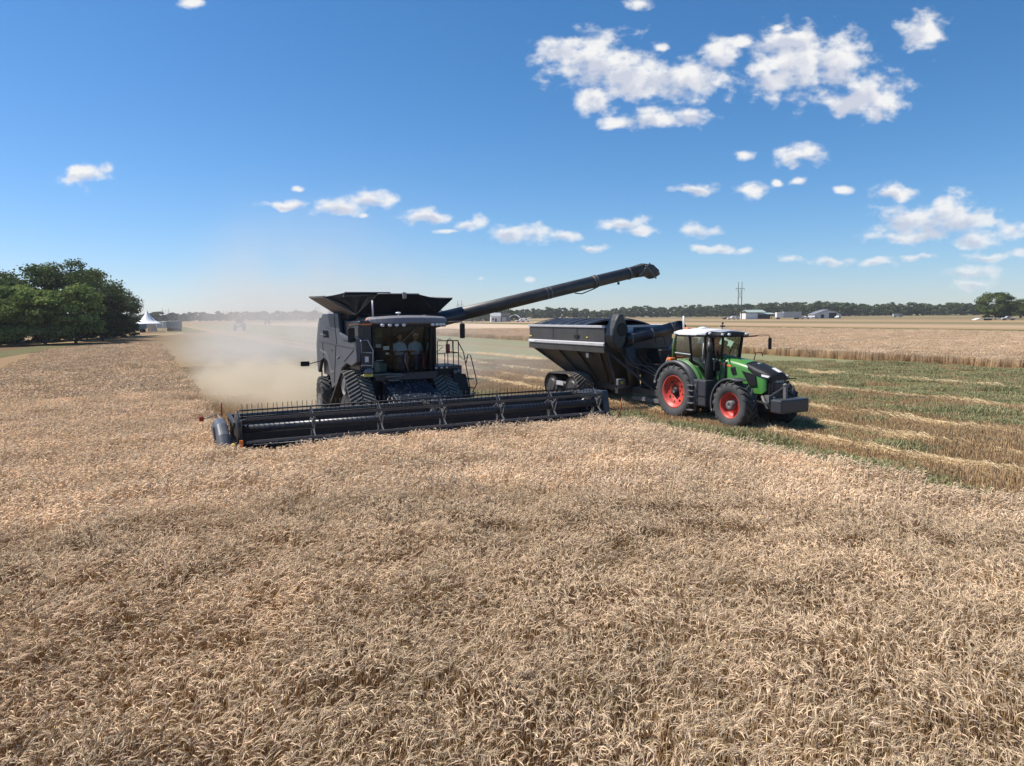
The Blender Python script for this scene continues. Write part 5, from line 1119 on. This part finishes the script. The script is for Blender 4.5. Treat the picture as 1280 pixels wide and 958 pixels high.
mb = MB(); mb.prism([(-3.60, 2.085), (-3.9, 1.965), (-3.9, 1.975), (-3.60, 2.10)], 'x', .03, .20); mb.build('bonnet_stripe', M['white'], hood)
text_obj('FENDT', .13, M['pale'], hood, (0, -4.0, 1.66), (R(85), 0, 0))
# cab
roofz = 3.20
plan = [(-.82, .42), (-.86, -1.25), (-.48, -1.78), (.48, -1.78), (.86, -1.25), (.82, .42)]
planl = [(-.70, .55), (-.72, -1.2), (-.40, -1.62), (.40, -1.62), (.72, -1.2), (.70, .55)]
gl = MB()
for i in range(6):
    a, b, c, d_ = plan[i], plan[(i+1) % 6], planl[i], planl[(i+1) % 6]; zb = 1.62 if i in (0, 4) else (2.25 if i == 5 else 1.95)
    gl.add([(c[0], c[1], zb), (d_[0], d_[1], zb), (b[0], b[1], roofz), (a[0], a[1], roofz)], [(0, 1, 2, 3)])
cabt = MB()
for i, (a, c) in enumerate(zip(plan, planl)):
    if i in (0, 5): continue
    cabt.bar((c[0], c[1], 1.55), (a[0], a[1], roofz), .075, .075, (0, 1, 0))
cabt.bar((-.73, -.45, 1.6), (-.86, -.42, roofz), .07, .05, (0, 1, 0)); cabt.bar((.73, -.45, 1.6), (.86, -.42, roofz), .07, .05, (0, 1, 0))
cabt.box(-.74, .74, -1.55, .5, 1.45, 1.60); cabt.bar((-.42, -1.64, 1.93), (.42, -1.64, 1.93), .05, .08); cabt.box(-.62, .62, -1.68, -1.3, 1.9, 2.25)
for i in range(5): a, b = plan[i], plan[i+1]; cabt.bar((a[0], a[1], roofz-.03), (b[0], b[1], roofz-.03), .06, .09)
cabo2 = cabt.build('cab', M['interior'], tr_, bevel=.01)
gl.build('cab_glass', M['glassg'], cabo2)
for x in (-1, 1): MB().path([(x*.74, .60, 1.95), (x*.80, .56, 2.5), (x*.82, .44, 3.0), (x*.80, .40, 3.22)], .05, 8).build('rear_pillar', M['greend'], cabo2)
mb = MB(); mb.bar((-.86, -.5, 2.46), (-.85, .40, 2.50), .02, .03); mb.path([(-.87, -1.15, 2.3), (-.87, -1.2, 2.9)], .018, 6); mb.build('door_rail', M['pale'], cabo2)
mb = MB(); mb.box(-.28, .28, -.35, .2, 1.6, 2.08); mb.box(-.28, .28, .12, .28, 2.0, 2.85); mb.box(-.14, .14, .14, .26, 2.85, 3.05); mb.build('seat', M['interior'], cabo2, bevel=.05)
mb = MB(); mb.tube((0, -1.35, 1.9), (0, -1.02, 2.42), .04, n=8); mb.lathe([(.19+.015*math.cos(2*math.pi*i/8), .015*math.sin(2*math.pi*i/8)) for i in range(8)], (0, -1.0, 2.44), 'z', 20); mb.box(-.5, -.28, -.6, .0, 2.15, 2.3); mb.box(-.55, -.45, -.95, -.9, 2.2, 2.55); mb.build('steering_wheel', M['interior'], cabo2)
# roof: white shell with dark front visor and lamps
rfm = MB(); loft(rfm, [(.55, .80, 3.20, 3.36), (.2, .86, 3.19, 3.42), (-.8, .88, 3.19, 3.42), (-1.35, .84, 3.19, 3.38)], k=12); rf = rfm.build('cab_roof', M['white'], tr_, bevel=.0)
mb = MB(); loft(mb, [(-1.33, .90, 3.16, 3.37), (-1.75, .70, 3.15, 3.33), (-1.98, .58, 3.17, 3.29)]); mb.build('roof_visor', M['interior'], rf)
mb = MB(); loft(mb, [(-1.30, .62, 3.35, 3.40), (-1.70, .48, 3.32, 3.355)]); mb.build('roof_panel', M['white'], rf)
for x in (-.62, -.42, .42, .62): MB().ball((x, -1.90-.12*(abs(x) < .5), 3.23), .075, .04, .05, 10, 6).build('work_light', M['lens'], rf)
for x in (-.8, .8): MB().ball((x, -1.45, 3.26), .07, .06, .06, 10, 6).build('work_light', M['pale'], rf)
MB().path([(.22, -1.0, 3.38), (.22, -1.0, 3.56), (.25, -1.0, 3.66)], .018, 6).ball((.24, -1.0, 3.62), .05, .05, .03).box(.16, .32, -1.05, -.95, 3.48, 3.54).build('beacon_mast', M['interior'], rf)
MB().tube((-.25, .62, 3.30), (-.25, .62, 3.90), .035, n=8).build('white_mast', M['white'], rf)
MB().path([(-.80, .45, 3.2), (-.80, .47, 3.66)], .014, 6).ball((-.80, .47, 3.52), .035, .035, .05).build('antenna', M['interior'], rf)
MB().ball((-.1, -.3, 3.44), .16, .16, .05).build('satellite_receiver', M['white'], rf); MB().box(-.5, -.3, .1, .3, 3.41, 3.46).build('roof_hatch', M['amber'], rf)
# exhaust and air intake column at the cab corner
mb = MB(); mb.path([(-.86, -1.50, 1.0), (-.86, -1.50, 2.1), (-.84, -1.50, 2.5), (-.84, -1.50, 3.1)], [.15, .14, .10, .085], 14); mb.build('exhaust_stack', M['interior'], tr_)
mb = MB(); mb.tube((-.84, -1.5, 2.55), (-.84, -1.5, 2.95), .098, n=14); mb.build('exhaust_heat_shield', M['blackd'], tr_)
mb = MB(); mb.tube((-.52, -2.0, 1.5), (-.56, -1.95, 2.25), .035, n=8); mb.ball((-.56, -1.95, 2.3), .05, .05, .06); mb.path([(-.58, -1.7, 1.4), (-.60, -1.8, 1.9), (-.62, -1.7, 2.3), (-.6, -1.62, 2.6)], .02, 6); mb.build('grab_handle', M['interior'], tr_)
# step box, steps and battery cover
mb = MB(); mb.box(-1.22, -.62, -1.72, -.86, .62, 1.58); tb = mb.build('tool_box', M['fender'], tr_, bevel=.05, seg=2); MB().box(-1.235, -1.22, -1.68, -1.34, .98, 1.02).box(-1.235, -1.22, -1.32, -1.30, .66, 1.54).build('box_seam', M['interior'], tb)
mb = MB()
for z in (.42, .68, .92, 1.14, 1.34): mb.box(-1.36, -1.15, -1.18, -.88, z, z+.035)
mb.path([(-1.24, -1.2, .42), (-1.24, -1.2, 1.4)], .016, 6); mb.path([(-1.24, -.88, .42), (-1.24, -.88, 1.4)], .016, 6); mb.build('cab_step', M['greym'], tr_)
MB().box(.62, 1.22, -1.72, -.86, .62, 1.58).build('fuel_tank', M['fender'], tr_, bevel=.05, seg=2)
# fenders
def arc_fender(mb, y, z, r, th, xa, xb, a0, a1, n=20, flare=0):
    prof = [(r, xa), (r, xb), (r+th, xb), (r+th, xa)]
    return mb.lathe(prof, (0, y, z), 'x', n, True, a0, a1)
for s in (-1, 1):
    xa, xb = (s*.80, s*1.26) if s > 0 else (-1.26, -.80)
    mb = MB(); arc_fender(mb, 0, 1.03, 1.16, .035, xa, xb, R(12), R(172)); mb.lathe([(1.06, s*1.25), (1.06, s*1.28), (1.19, s*1.28), (1.19, s*1.25)], (0, 0, 1.03), 'x', 20, True, R(14), R(170)); mb.build('rear_fender', M['fender'], tr_)
    mb = MB(); arc_fender(mb, 0, 1.03, 1.165, .05, min(s*.80, s*1.0), max(s*.80, s*1.0), R(85), R(172)); mb.prism([(.62, 2.0), (-.1, 2.22), (-.75, 2.0), (-1.22, 1.50), (-1.0, 1.5), (-.5, 1.75), (.5, 1.75)], 'x', s*.74, s*.83); mb.build('fender_side', M['green'], tr_)
    mb = MB(); mb.lathe([(1.2, s*.86), (1.2, s*.93), (1.25, s*.93), (1.25, s*.86)], (0, 0, 1.03), 'x', 16, True, R(95), R(165)); mb.build('fender_stripe', M['greend'], tr_)
    MB().box(min(s*.85, s*1.1), max(s*.85, s*1.1), .35, .62, 2.16, 2.30).build('rear_lamp', M['orange'], tr_, bevel=.03)
    mb = MB(); arc_fender(mb, -2.95, .82, .90, .025, min(s*.80, s*1.27), max(s*.80, s*1.27), R(38), R(195)); mb.lathe([(.86, s*1.25), (.86, s*1.275), (.93, s*1.275), (.93, s*1.25)], (0, -2.95, .82), 'x', 20, True, R(-8), R(140)); mb.path([(s*.5, -2.9, 1.3), (s*.8, -2.9, 1.70)], .03, 6); 
    mb = MB(); mb.lathe([(.91, s*.80), (.91, s*1.27), (.935, s*1.27), (.935, s*.80)], (0, -2.95, .82), 'x', 20, True, R(-20), R(112)); mb.lathe([(.86, s*1.25), (.86, s*1.28), (.94, s*1.28), (.94, s*1.25)], (0, -2.95, .82), 'x', 20, True, R(-18), R(108)); mb.path([(s*.5, -2.9, 1.3), (s*.85, -2.9, 1.74)], .03, 6); mb.build('front_fender', M['fender'], tr_)
# mirrors
for s, ln in ((1, 1.0), (-1, .35)):
    mb = MB(); mb.path([(s*.72, -1.6, 3.12), (s*(.85+ln*.35), -1.72, 3.14), (s*(.85+ln*.5), -1.74, 3.17), (s*(.85+ln*.98), -1.78, 3.16), (s*(.88+ln), -1.78, 3.05)], [.03, .028, .015, .015, .015], 6); mb.build('mirror_arm', M['interior'], tr_)
    if s > 0: MB().box(s*(.88+ln)-.07, s*(.88+ln)+.07, -1.84, -1.74, 2.62, 3.06).build('mirror', M['interior'], tr_, bevel=.03)
mb = MB(); mb.path([(.55, -2.3, 2.3), (.62, -2.3, 2.55), (.95, -2.3, 2.55), (.97, -2.3, 2.42)], .018, 6); mb.build('side_grab_bar', M['interior'], tr_)
mb = MB(); mb.path([(.35, -3.9, 1.72), (.75, -4.0, 1.74), (.9, -3.9, 1.70)], .02, 6); mb.build('sensor_arm', M['interior'], tr_)
# front linkage and weight
mb = MB()
for x in (-.36, .36):
    mb.bar((x, -3.85, .88), (x, -4.25, .82), .07, .12); mb.bar((x*.6, -3.8, 1.25), (x*.9, -4.25, .95), .05, .05); mb.tube((x, -3.7, 1.15), (x, -4.15, .92), .045, n=10)
mb.box(-.45, .45, -3.95, -3.75, .75, 1.2); mb.path([(-.5, -3.7, 1.15), (-.62, -3.9, 1.0), (-.5, -4.1, .85)], .05, 8); mb.build('front_linkage', M['greym'], tr_)
wt = MB().box(-.68, .66, -4.68, -4.22, .66, 1.13).build('front_weight', M['fender'], tr_, bevel=.06, seg=2)
mb = MB(); mb.bar((-.08, -4.32, 1.12), (-.08, -4.30, 1.56), .10, .12, (0, 1, 0)); mb.bar((-.08, -4.28, 1.52), (-.40, -3.95, 1.18), .05, .05); mb.bar((-.08, -4.28, 1.52), (.28, -3.95, 1.18), .05, .05); mb.ball((-.08, -4.3, 1.57), .08, .08, .06); mb.build('weight_bracket', M['greym'], wt)
mb = MB(); mb.bar((-.3, .6, .75), (-.3, 1.3, .6), .07, .09); mb.bar((.3, .6, .75), (.3, 1.3, .6), .07, .09); mb.box(-.1, .1, .6, 1.4, .48, .58); mb.bar((0, .6, 1.3), (0, 1.2, 1.1), .06, .06); mb.build('rear_linkage', M['blackd'], tr_)
# ------------------------------------------------------------------ grain cart
gc = thing('grain_cart', 'black tracked grain cart with a dark tarp and folded auger, hitched behind the green tractor', 'grain cart', TO, YAW)
YF, YR, XW = 3.75, 10.3, 1.82
mb = MB()
ring = lambda x0, x1, y0, y1, z: [(x0, y0, z), (x1, y0, z), (x1, y1, z), (x0, y1, z)]
lv = [ring(-XW, XW, YF, YR, 3.46), ring(-XW, XW, YF, YR, 2.50), ring(-.62, .62, YF+1.1, YR-2.4, 1.02), ring(-.5, .5, YF+1.3, YR-2.6, .85)]
vs = sum(lv, []); fs = [(i*4+j, i*4+(j+1) % 4, (i+1)*4+(j+1) % 4, (i+1)*4+j) for i in range(3) for j in range(4)] + [(12, 13, 14, 15)]
mb.add(vs, fs)
# inner skin so that the bin has a thickness
iv = [ring(-XW+.03, XW-.03, YF+.03, YR-.03, 3.46), ring(-XW+.03, XW-.03, YF+.03, YR-.03, 2.5)]; o_ = len(mb.v)
mb.add(sum(iv, []), [(0, 4, 5, 1), (1, 5, 6, 2), (2, 6, 7, 3), (3, 7, 4, 0)])
hp = mb.build('hopper', M['cart'], gc)
mb = MB()
for x in (-XW, XW): mb.box(x-.05, x+.05, YF-.06, YR+.06, 3.42, 3.52)
for y in (YF, YR): mb.box(-XW+.05, XW-.05, y-.05, y+.05, 3.42, 3.52)
mb.build('top_rim', M['rail'], hp, bevel=.01)
mb = MB()
for x in (-XW, XW):
    s = -1 if x < 0 else 1; mb.prism([(s*1.82, 2.80), (s*1.90, 2.76), (s*1.90, 2.66), (s*1.82, 2.60)], 'y', YF-.02, YR+.02)
mb.build('side_rail', M['rail'], hp)
mb = MB()
for s in (-1, 1):
    mb.prism([(s*1.825, 2.60), (s*1.86, 2.58), (s*1.845, 2.36), (s*1.70, 2.36)], 'y', YF, YR)
    for y in (5.9, 8.0): mb.box(min(s*1.82, s*1.835), max(s*1.82, s*1.835), y-.012, y+.012, 2.82, 3.4)
mb.build('side_skirt', M['cart'], hp)
mb = MB()
for s in (-1, 1):
    for yt, yb in ((4.2, 5.1), (6.0, 6.0), (7.6, 7.2), (9.9, 7.7)):
        mb.bar((s*1.80, yt, 2.40), (s*.70, yb, .98), .07, .10, (0, 1, 0))
mb.build('hopper_rib', M['cart'], hp)
mb = MB(); mb.box(-1.86, -1.83, 5.72, 6.1, 2.95, 3.08)
mb.build('vent_plate', M['interior'], hp); MB().box(-1.85, -1.822, 5.0, 5.12, 2.97, 3.02).box(-1.85, -1.822, 10.05, 10.25, 2.93, 2.99).build('yellow_reflector', M['yellow'], hp)
MB().box(-1.80, -1.55, 5.0, 5.2, 2.10, 2.32).build('clearance_lamp', M['greym'], hp); MB().box(-1.78, -1.6, YR+.0, YR+.14, 2.36, 2.44).build('rear_lamp', M['redl'], hp)
MB().box(-1.86, -1.84, 10.0, 10.3, 2.64, 2.80).box(-1.92, -1.9, 9.6, 10.2, 2.68, 2.74).build('white_reflector', M['white'], hp)
# tarp on bows
mb = MB(); vs = []; nx, ny = 14, 60
for j in range(ny+1):
    y = YF+1.45 + (YR-YF-1.45)*j/ny; ends = min(1, (ny-j)/5)*min(1, (j+3)/5)
    for i in range(nx+1):
        u = -1+2*i/nx; z = 3.50+.30*(1-u*u)*ends**.6 + .022*math.cos(2*math.pi*j/7.5)*(1-u*u) + .012*math.sin(3.1*j+2*i)*(1-u*u); vs.append((u*1.80, y, z))
mb.add(vs, [(j*(nx+1)+i, j*(nx+1)+i+1, (j+1)*(nx+1)+i+1, (j+1)*(nx+1)+i) for j in range(ny) for i in range(nx)], True); tp = mb.build('tarp', M['tarp'], gc)
mb = MB()
for k in range(7):
    y = YF+1.6+k*.78; mb.path([(u*1.80, y, 3.515+.30*(1-u*u)) for u in [-1+2*i/12 for i in range(13)]], .02, 6)
mb.build('tarp_bow', M['greym'], tp)
# auger: elbow pod at the near corner, tube folded across the front
mb = MB(); pod = [(-.28, 2.62), (-.46, 2.85), (-.52, 3.12), (-.44, 3.42), (-.28, 3.74), (-.12, 3.96), (.04, 4.03), (.20, 3.97), (.32, 3.76), (.38, 3.45), (.38, 3.10), (.30, 2.80), (.15, 2.60), (-.05, 2.52)]
mb.prism(pod, 'y', 3.05, 3.62); pd = mb.build('auger_elbow', M['cart'], gc, bevel=.10, seg=4); pd.location = (-1.50, 0, 0); pd.scale = (.82, 1, 1)
mb = MB(); mb.lathe([(.01, 3.02), (.24, 3.02), (.30, 3.06), (.30, 3.12)], (-1.42, 0, 3.35), 'y', 24, False, closed=False)
mb.build('elbow_cover', M['interior'], gc)
a, b = Vector((-1.10, 3.28, 2.93)), Vector((1.72, 3.25, 3.42)); d = (b-a).normalized()
at = MB().tube(a, b, .25, n=24).build('auger_tube', M['skyblack'], gc)
mb = MB(); mb.path([b-d*.02, b+d*.10, b+d*.18+Vector((0, 0, -.06)), b+d*.22+Vector((0, 0, -.22))], [.262, .262, .24, .20], 20); mb.build('auger_spout', M['interior'], at)
mb = MB()
for s in (.2, 1.3, 2.4): mb.tube(a+d*s, a+d*(s+.07), .265, n=24)
mb.bar(b+d*.12+Vector((0, -.2, .02)), b+d*.2+Vector((0, -.15, .0)), .12, .03); mb.build('auger_band', M['greym'], at)
MB().box(1.86, 1.98, 3.02, 3.12, 3.28, 3.34).build('white_lamp', M['white'], at)
mb = MB(); mb.tube((-.9, 3.35, 2.7), (-.25, 3.7, .95), .24, n=20); mb.build('lower_auger_tube', M['blackd'], gc)
mb = MB(); mb.box(-.3, .45, 3.70, 3.735, 3.0, 3.32); mb.build('pale_notice_plate', M['pale'], hp) if False else None
MB().box(-.75, -.35, YF-.03, YF-.004, 3.15, 3.42).build('notice_plate', M['pale'], hp)
# frame, tongue, ladder, hydraulics at the front
mb = MB(); mb.box(-.55, -.40, 1.6, 9.3, .62, .86); mb.box(.40, .55, 1.6, 9.3, .62, .86); mb.bar((-.48, 1.7, .72), (-.12, .9, .55), .14, .16); mb.bar((.48, 1.7, .72), (.12, .9, .55), .14, .16); mb.box(-.14, .14, .75, 1.1, .46, .62); mb.box(-1.3, 1.3, 3.5, 3.7, .62, .86); mb.box(-1.15, 1.15, 7.4, 7.9, .55, .95)
mb.bar((-.48, 2.0, .8), (-1.5, 3.95, 2.4), .10, .10); mb.bar((.48, 2.0, .8), (1.5, 3.95, 2.4), .10, .10); mb.bar((-1.25, 3.6, .8), (-1.6, 3.9, 2.45), .10, .10); mb.bar((1.25, 3.6, .8), (1.6, 3.9, 2.45), .10, .10); mb.build('frame', M['blackd'], gc, bevel=.01)
mb = MB(); mb.box(-.2, 1.35, 2.3, 3.4, .88, 1.9); mb.box(.2, 1.1, 2.5, 3.5, 1.9, 2.5); mb.build('drive_housing', M['interior'], gc, bevel=.05)
mb = MB()
for x in (.55, 1.05): mb.path([(x, 2.3, .9), (x, 3.0, 2.2), (x, 3.5, 3.2)], .022, 6)
for k in range(7): z = 1.0+k*.32; y = 2.3+(z-.9)*.52; mb.bar((.55, y, z), (1.05, y, z), .03, .02)
mb.build('ladder', M['greym'], gc)
mb = MB(); rr = random.Random(8)
for k in range(9):
    x = -1.2+k*.3; mb.path([(x, 3.55, 2.5-.1*k*.3), (x+.1, 3.0, 1.9), (x*.5, 2.3, 1.5+rr.random()*.3), (.1*k-.3, 1.4, 1.2), (.05*k-.2, .8, 1.25)], .016, 5)
mb.path([(-1.3, 3.5, 2.5), (-.95, 3.4, 2.62)], .02, 6); mb.path([(-1.35, 3.5, 2.42), (-1.0, 3.4, 2.50)], .02, 6); mb.build('hydraulic_hose', M['greym'], gc)
MB().box(-1.42, -1.05, 3.30, 3.48, .98, 1.26).build('front_lamp_bracket', M['greym'], gc, bevel=.02); MB().box(-1.30, -1.20, 3.27, 3.295, 1.06, 1.16).build('front_lamp', M['yellow'], gc)
mb = MB(); mb.bar((-.50, 1.3, .42), (-.62, 3.3, .44), .10, .16); mb.build('drawbar', M['greym'], gc)
mb = MB(); mb.tube((1.2, 3.3, 1.3), (1.5, 3.6, 2.6), .045, n=8); mb.tube((.2, 2.2, 1.9), (1.4, 3.2, 2.9), .035, n=8); mb.build('fold_cylinder', M['steel'], gc)
# tracks
for s in (-1, 1):
    xa, xb = sorted((s*1.62, s*.74)); tb_ = track_belt(xa, xb, [(6.78, .60, .60), (8.60, .60, .60), (7.7, .25, .25), (7.0, .66, .60)], step=.16, up=1).build('track_belt', [M['belt'], M['tread']], gc)
    for y, z, r in ((6.78, .62, .52), (8.60, .60, .52), (7.35, .28, .20), (7.9, .28, .20)): roller(xa+.05, xb-.05, y, z, r, M['blackd'], tb_, 'track_wheel')
    MB().box(xa+.1, xb-.1, 7.2, 8.1, .60, .82).build('track_beam', M['greym'], tb_, bevel=.04)
    MB().box(xa-.01 if s < 0 else xb-.02, xa+.02 if s < 0 else xb+.01, 7.42, 8.02, .66, .86).build('track_plate', M['rail'], tb_)
# ------------------------------------------------------------------ two people in the harvester's cab
skin = mat('skin', (.42, .24, .16), .55); shirt = mat('light_blue_shirt', (.42, .52, .64), .8, var=.1); jeans = mat('dark_blue_jeans', (.03, .05, .10), .85, var=.15); hairm = mat('dark_hair', (.03, .022, .016), .6); capm_ = mat('pale_cap', (.6, .58, .52), .8)
def person(x, label, hat, lean, armout):
    p = thing('person', label, 'person', cb.matrix_world @ Vector((x, 4.12, 2.52)) if False else fw(x, 4.12, 2.50), YAW, 'people in the harvester cab')
    # seated skeleton, facing -y: pelvis root at the origin
    V = [(0, 0, .08), (0, .02, .30), (0, .02, .48), (0, -.01, .60), (0, -.03, .68),               # pelvis chest neck
         (-.10, -.04, .07), (-.13, -.42, .10), (-.13, -.44, -.32), (-.13, -.58, -.36),
         (.10, -.04, .07), (.13, -.42, .10), (.13, -.44, -.32), (.13, -.58, -.36),
         (-.19, .02, .50), (-.25-armout, -.06, .27), (-.16-armout, -.30, .25), (-.14-armout, -.37, .26),
         (.19, .02, .50), (.25, -.06, .27), (.16, -.28, .20), (.13, -.36, .19)]
    E_ = [(0, 1), (1, 2), (2, 3), (3, 4), (0, 5), (5, 6), (6, 7), (7, 8), (0, 9), (9, 10), (10, 11), (11, 12), (2, 13), (13, 14), (14, 15), (15, 16), (2, 17), (17, 18), (18, 19), (19, 20)]
    Rd = [.15, .15, .14, .055, .055, .09, .07, .05, .045, .09, .07, .05, .045, .065, .05, .036, .03, .065, .05, .036, .03]
    me = bpy.data.meshes.new('body'); me.from_pydata(V, E_, []); o = bpy.data.objects.new('body', me); SC.collection.objects.link(o); o.parent = p
    me.materials.append(shirt); me.materials.append(jeans); me.materials.append(skin)
    o.modifiers.new('skin', 'SKIN'); ss = o.modifiers.new('sub', 'SUBSURF'); ss.levels = ss.render_levels = 2
    for i, r in enumerate(Rd): me.skin_vertices[0].data[i].radius = (r*(1.25 if i in (1, 2) else 1), r*(.8 if i in (1, 2) else 1)); me.skin_vertices[0].data[i].use_root = (i == 0)
    dg_ = bpy.context.evaluated_depsgraph_get(); me2 = bpy.data.meshes.new_from_object(o.evaluated_get(dg_)); o.modifiers.clear(); o.data = me2
    me2.materials.clear()
    for m_ in (shirt, jeans, skin): me2.materials.append(m_)
    for pg in me2.polygons:
        c = pg.center; pg.use_smooth = True
        pg.material_index = 2 if (c.z > .60 or (c.y < -.14 and c.z > .155)) else (1 if c.z < .13 or (c.y < -.12 and c.z < .155) else 0)
    # head with nose, eyes, ears
    h = MB().ball((0, -.045, .79), .078, .098, .115, 20, 14); h.ball((0, -.145, .775), .014, .022, .02, 8, 6)
    for s in (-1, 1): h.ball((s*.08, -.04, .785), .014, .022, .032, 8, 6)
    h.ball((0, -.075, .70), .05, .055, .04, 12, 8); hd_ = h.build('head', skin, o)
    e = MB()
    for s in (-1, 1): e.ball((s*.03, -.135, .80), .011, .010, .008, 8, 6)
    e.box(-.024, .024, -.142, -.132, .728, .734); e.build('eyes_and_mouth', hairm, o)
    if hat: MB().ball((0, -.035, .845), .088, .105, .072, 16, 8).ball((0, -.15, .835), .07, .08, .012, 12, 6).build('cap', capm_, o)
    else: MB().ball((0, -.022, .825), .086, .104, .095, 16, 10).build('hair', hairm, o)
    # hands: palm, four fingers and a thumb each, lightly curled
    for i in (16, 20):
        c = Vector(V[i]); m = MB(); s = -1 if i == 16 else 1; m.ball(c+Vector((0, -.04, 0)), .036, .045, .018, 10, 6)
        for f_ in range(4): L = (.036, .042, .039, .030)[f_]; q = c+Vector((-.027+.018*f_, -.075, 0)); m.path([q, q+Vector((0, -L*.6, -.006)), q+Vector((0, -L, -.028)), q+Vector((0, -L*.9, -.045))], [.009, .0085, .008, .006], 6)
        q = c+Vector((-s*.03, -.03, 0)); m.path([q, q+Vector((-s*.025, -.025, -.008)), q+Vector((-s*.028, -.05, -.022))], [.011, .010, .008], 6); m.build('hand', skin, o)
    p.scale = (.98, .98, .98)
    return p
person(.27, 'person driving in the harvester cab in a light blue shirt, bare headed', False, 0, .02)
person(.86, 'person with a pale cap sitting beside the driver in the harvester cab', True, 0, 0)

# ------------------------------------------------------------------ dust: real volumes in the air behind the machines
def dust(name, c, half, dens, col, scale, zfall, label, rz=YAW, thr=(.35, .75), aniso=.3, billow=0.0, stretch=1.0):
    mb = MB().ball((0, 0, 0), half[0], half[1], half[2], 24, 14); 
    m = bpy.data.materials.new(name+'_air'); m.use_nodes = True; n, l = m.node_tree.nodes, m.node_tree.links; n.clear()
    tc = N(n, 'ShaderNodeTexCoord'); nz = N(n, 'ShaderNodeTexNoise'); nz.inputs['Scale'].default_value = scale; nz.inputs['Detail'].default_value = 4; nz.inputs['Roughness'].default_value = .6
    mpg = N(n, 'ShaderNodeVectorMath', operation='MULTIPLY'); mpg.inputs[1].default_value = (1, stretch, 1.3); l.new(tc.outputs['Object'], mpg.inputs[0]); l.new(mpg.outputs[0], nz.inputs['Vector'])
    mr = N(n, 'ShaderNodeMapRange'); mr.inputs[1].default_value = thr[0]; mr.inputs[2].default_value = thr[1]
    if billow > 0:
        g0 = N(n, 'ShaderNodeNewGeometry'); s0 = N(n, 'ShaderNodeSeparateXYZ'); l.new(g0.outputs['Position'], s0.inputs[0])
        bz = N(n, 'ShaderNodeMath', operation='MULTIPLY_ADD', i_1=-billow); l.new(s0.outputs[2], bz.inputs[0]); l.new(nz.outputs[0], bz.inputs[2]); l.new(bz.outputs[0], mr.inputs[0])
    else: l.new(nz.outputs[0], mr.inputs[0])
    dv = N(n, 'ShaderNodeVectorMath', operation='MULTIPLY'); dv.inputs[1].default_value = (1/half[0], 1/half[1], 1/half[2]); l.new(tc.outputs['Object'], dv.inputs[0])
    ln = N(n, 'ShaderNodeVectorMath', operation='LENGTH'); l.new(dv.outputs[0], ln.inputs[0])
    ed = N(n, 'ShaderNodeMapRange', interpolation_type='SMOOTHSTEP'); ed.inputs[1].default_value = 1.0; ed.inputs[2].default_value = .25; l.new(ln.outputs['Value'], ed.inputs[0])
    mu = N(n, 'ShaderNodeMath', operation='MULTIPLY'); l.new(mr.outputs[0], mu.inputs[0]); l.new(ed.outputs[0], mu.inputs[1])
    g = N(n, 'ShaderNodeNewGeometry'); sp = N(n, 'ShaderNodeSeparateXYZ'); l.new(g.outputs['Position'], sp.inputs[0])
    ez = N(n, 'ShaderNodeMath', operation='MULTIPLY', i_1=-1/zfall); l.new(sp.outputs[2], ez.inputs[0]); ex = N(n, 'ShaderNodeMath', operation='EXPONENT'); l.new(ez.outputs[0], ex.inputs[0])
    m2 = N(n, 'ShaderNodeMath', operation='MULTIPLY'); l.new(mu.outputs[0], m2.inputs[0]); l.new(ex.outputs[0], m2.inputs[1])
    m3 = N(n, 'ShaderNodeMath', operation='MULTIPLY', i_1=dens); l.new(m2.outputs[0], m3.inputs[0])
    pv = N(n, 'ShaderNodeVolumePrincipled'); pv.inputs['Color'].default_value = (*col, 1); pv.inputs['Anisotropy'].default_value = aniso; l.new(m3.outputs[0], pv.inputs['Density'])
    o = N(n, 'ShaderNodeOutputMaterial'); l.new(pv.outputs[0], o.inputs['Volume']); m.cycles.volume_sampling = 'MULTIPLE_IMPORTANCE'
    ob = mb.build(name, m); ob.location = c; ob.rotation_euler = (0, 0, rz); return tag(ob, label, 'dust', kind='stuff')
dust('dust_cloud', fw(3.6, 46, 2.0), (11.0, 44, 17), .12, (.88, .82, .77), .17, 5.0, 'pale brown dust drifting behind the harvester towards the far trees', thr=(.36, .62), stretch=.6)
dust('chaff_cloud', fw(-1.5, 20, .4), (5.2, 15, 2.8), .72, (.92, .80, .61), .80, 9.0, 'golden chaff thrown out behind the harvester left of its rear wheel', thr=(.18, .42), stretch=.7, billow=.22)
dust('dust_veil', fw(12, 24, 1.0), (8, 16, 4.0), .10, (.82, .76, .70), .3, 1.8, 'thin dust veil low between the harvester and the grain cart', thr=(.3, .7))
# the faint haze of the summer air
mb = MB().box(-900, 1100, -20, 1500, -1.0, 60); hz = bpy.data.materials.new('summer_haze'); hz.use_nodes = True; n, l = hz.node_tree.nodes, hz.node_tree.links; n.clear()
pv = N(n, 'ShaderNodeVolumePrincipled'); pv.inputs['Color'].default_value = (.86, .92, 1.0, 1); pv.inputs['Density'].default_value = 0.00013; pv.inputs['Anisotropy'].default_value = .2
o_ = N(n, 'ShaderNodeOutputMaterial'); l.new(pv.outputs[0], o_.inputs['Volume']); tag(mb.build('haze', hz), 'faint haze over the whole field', 'haze', kind='stuff')
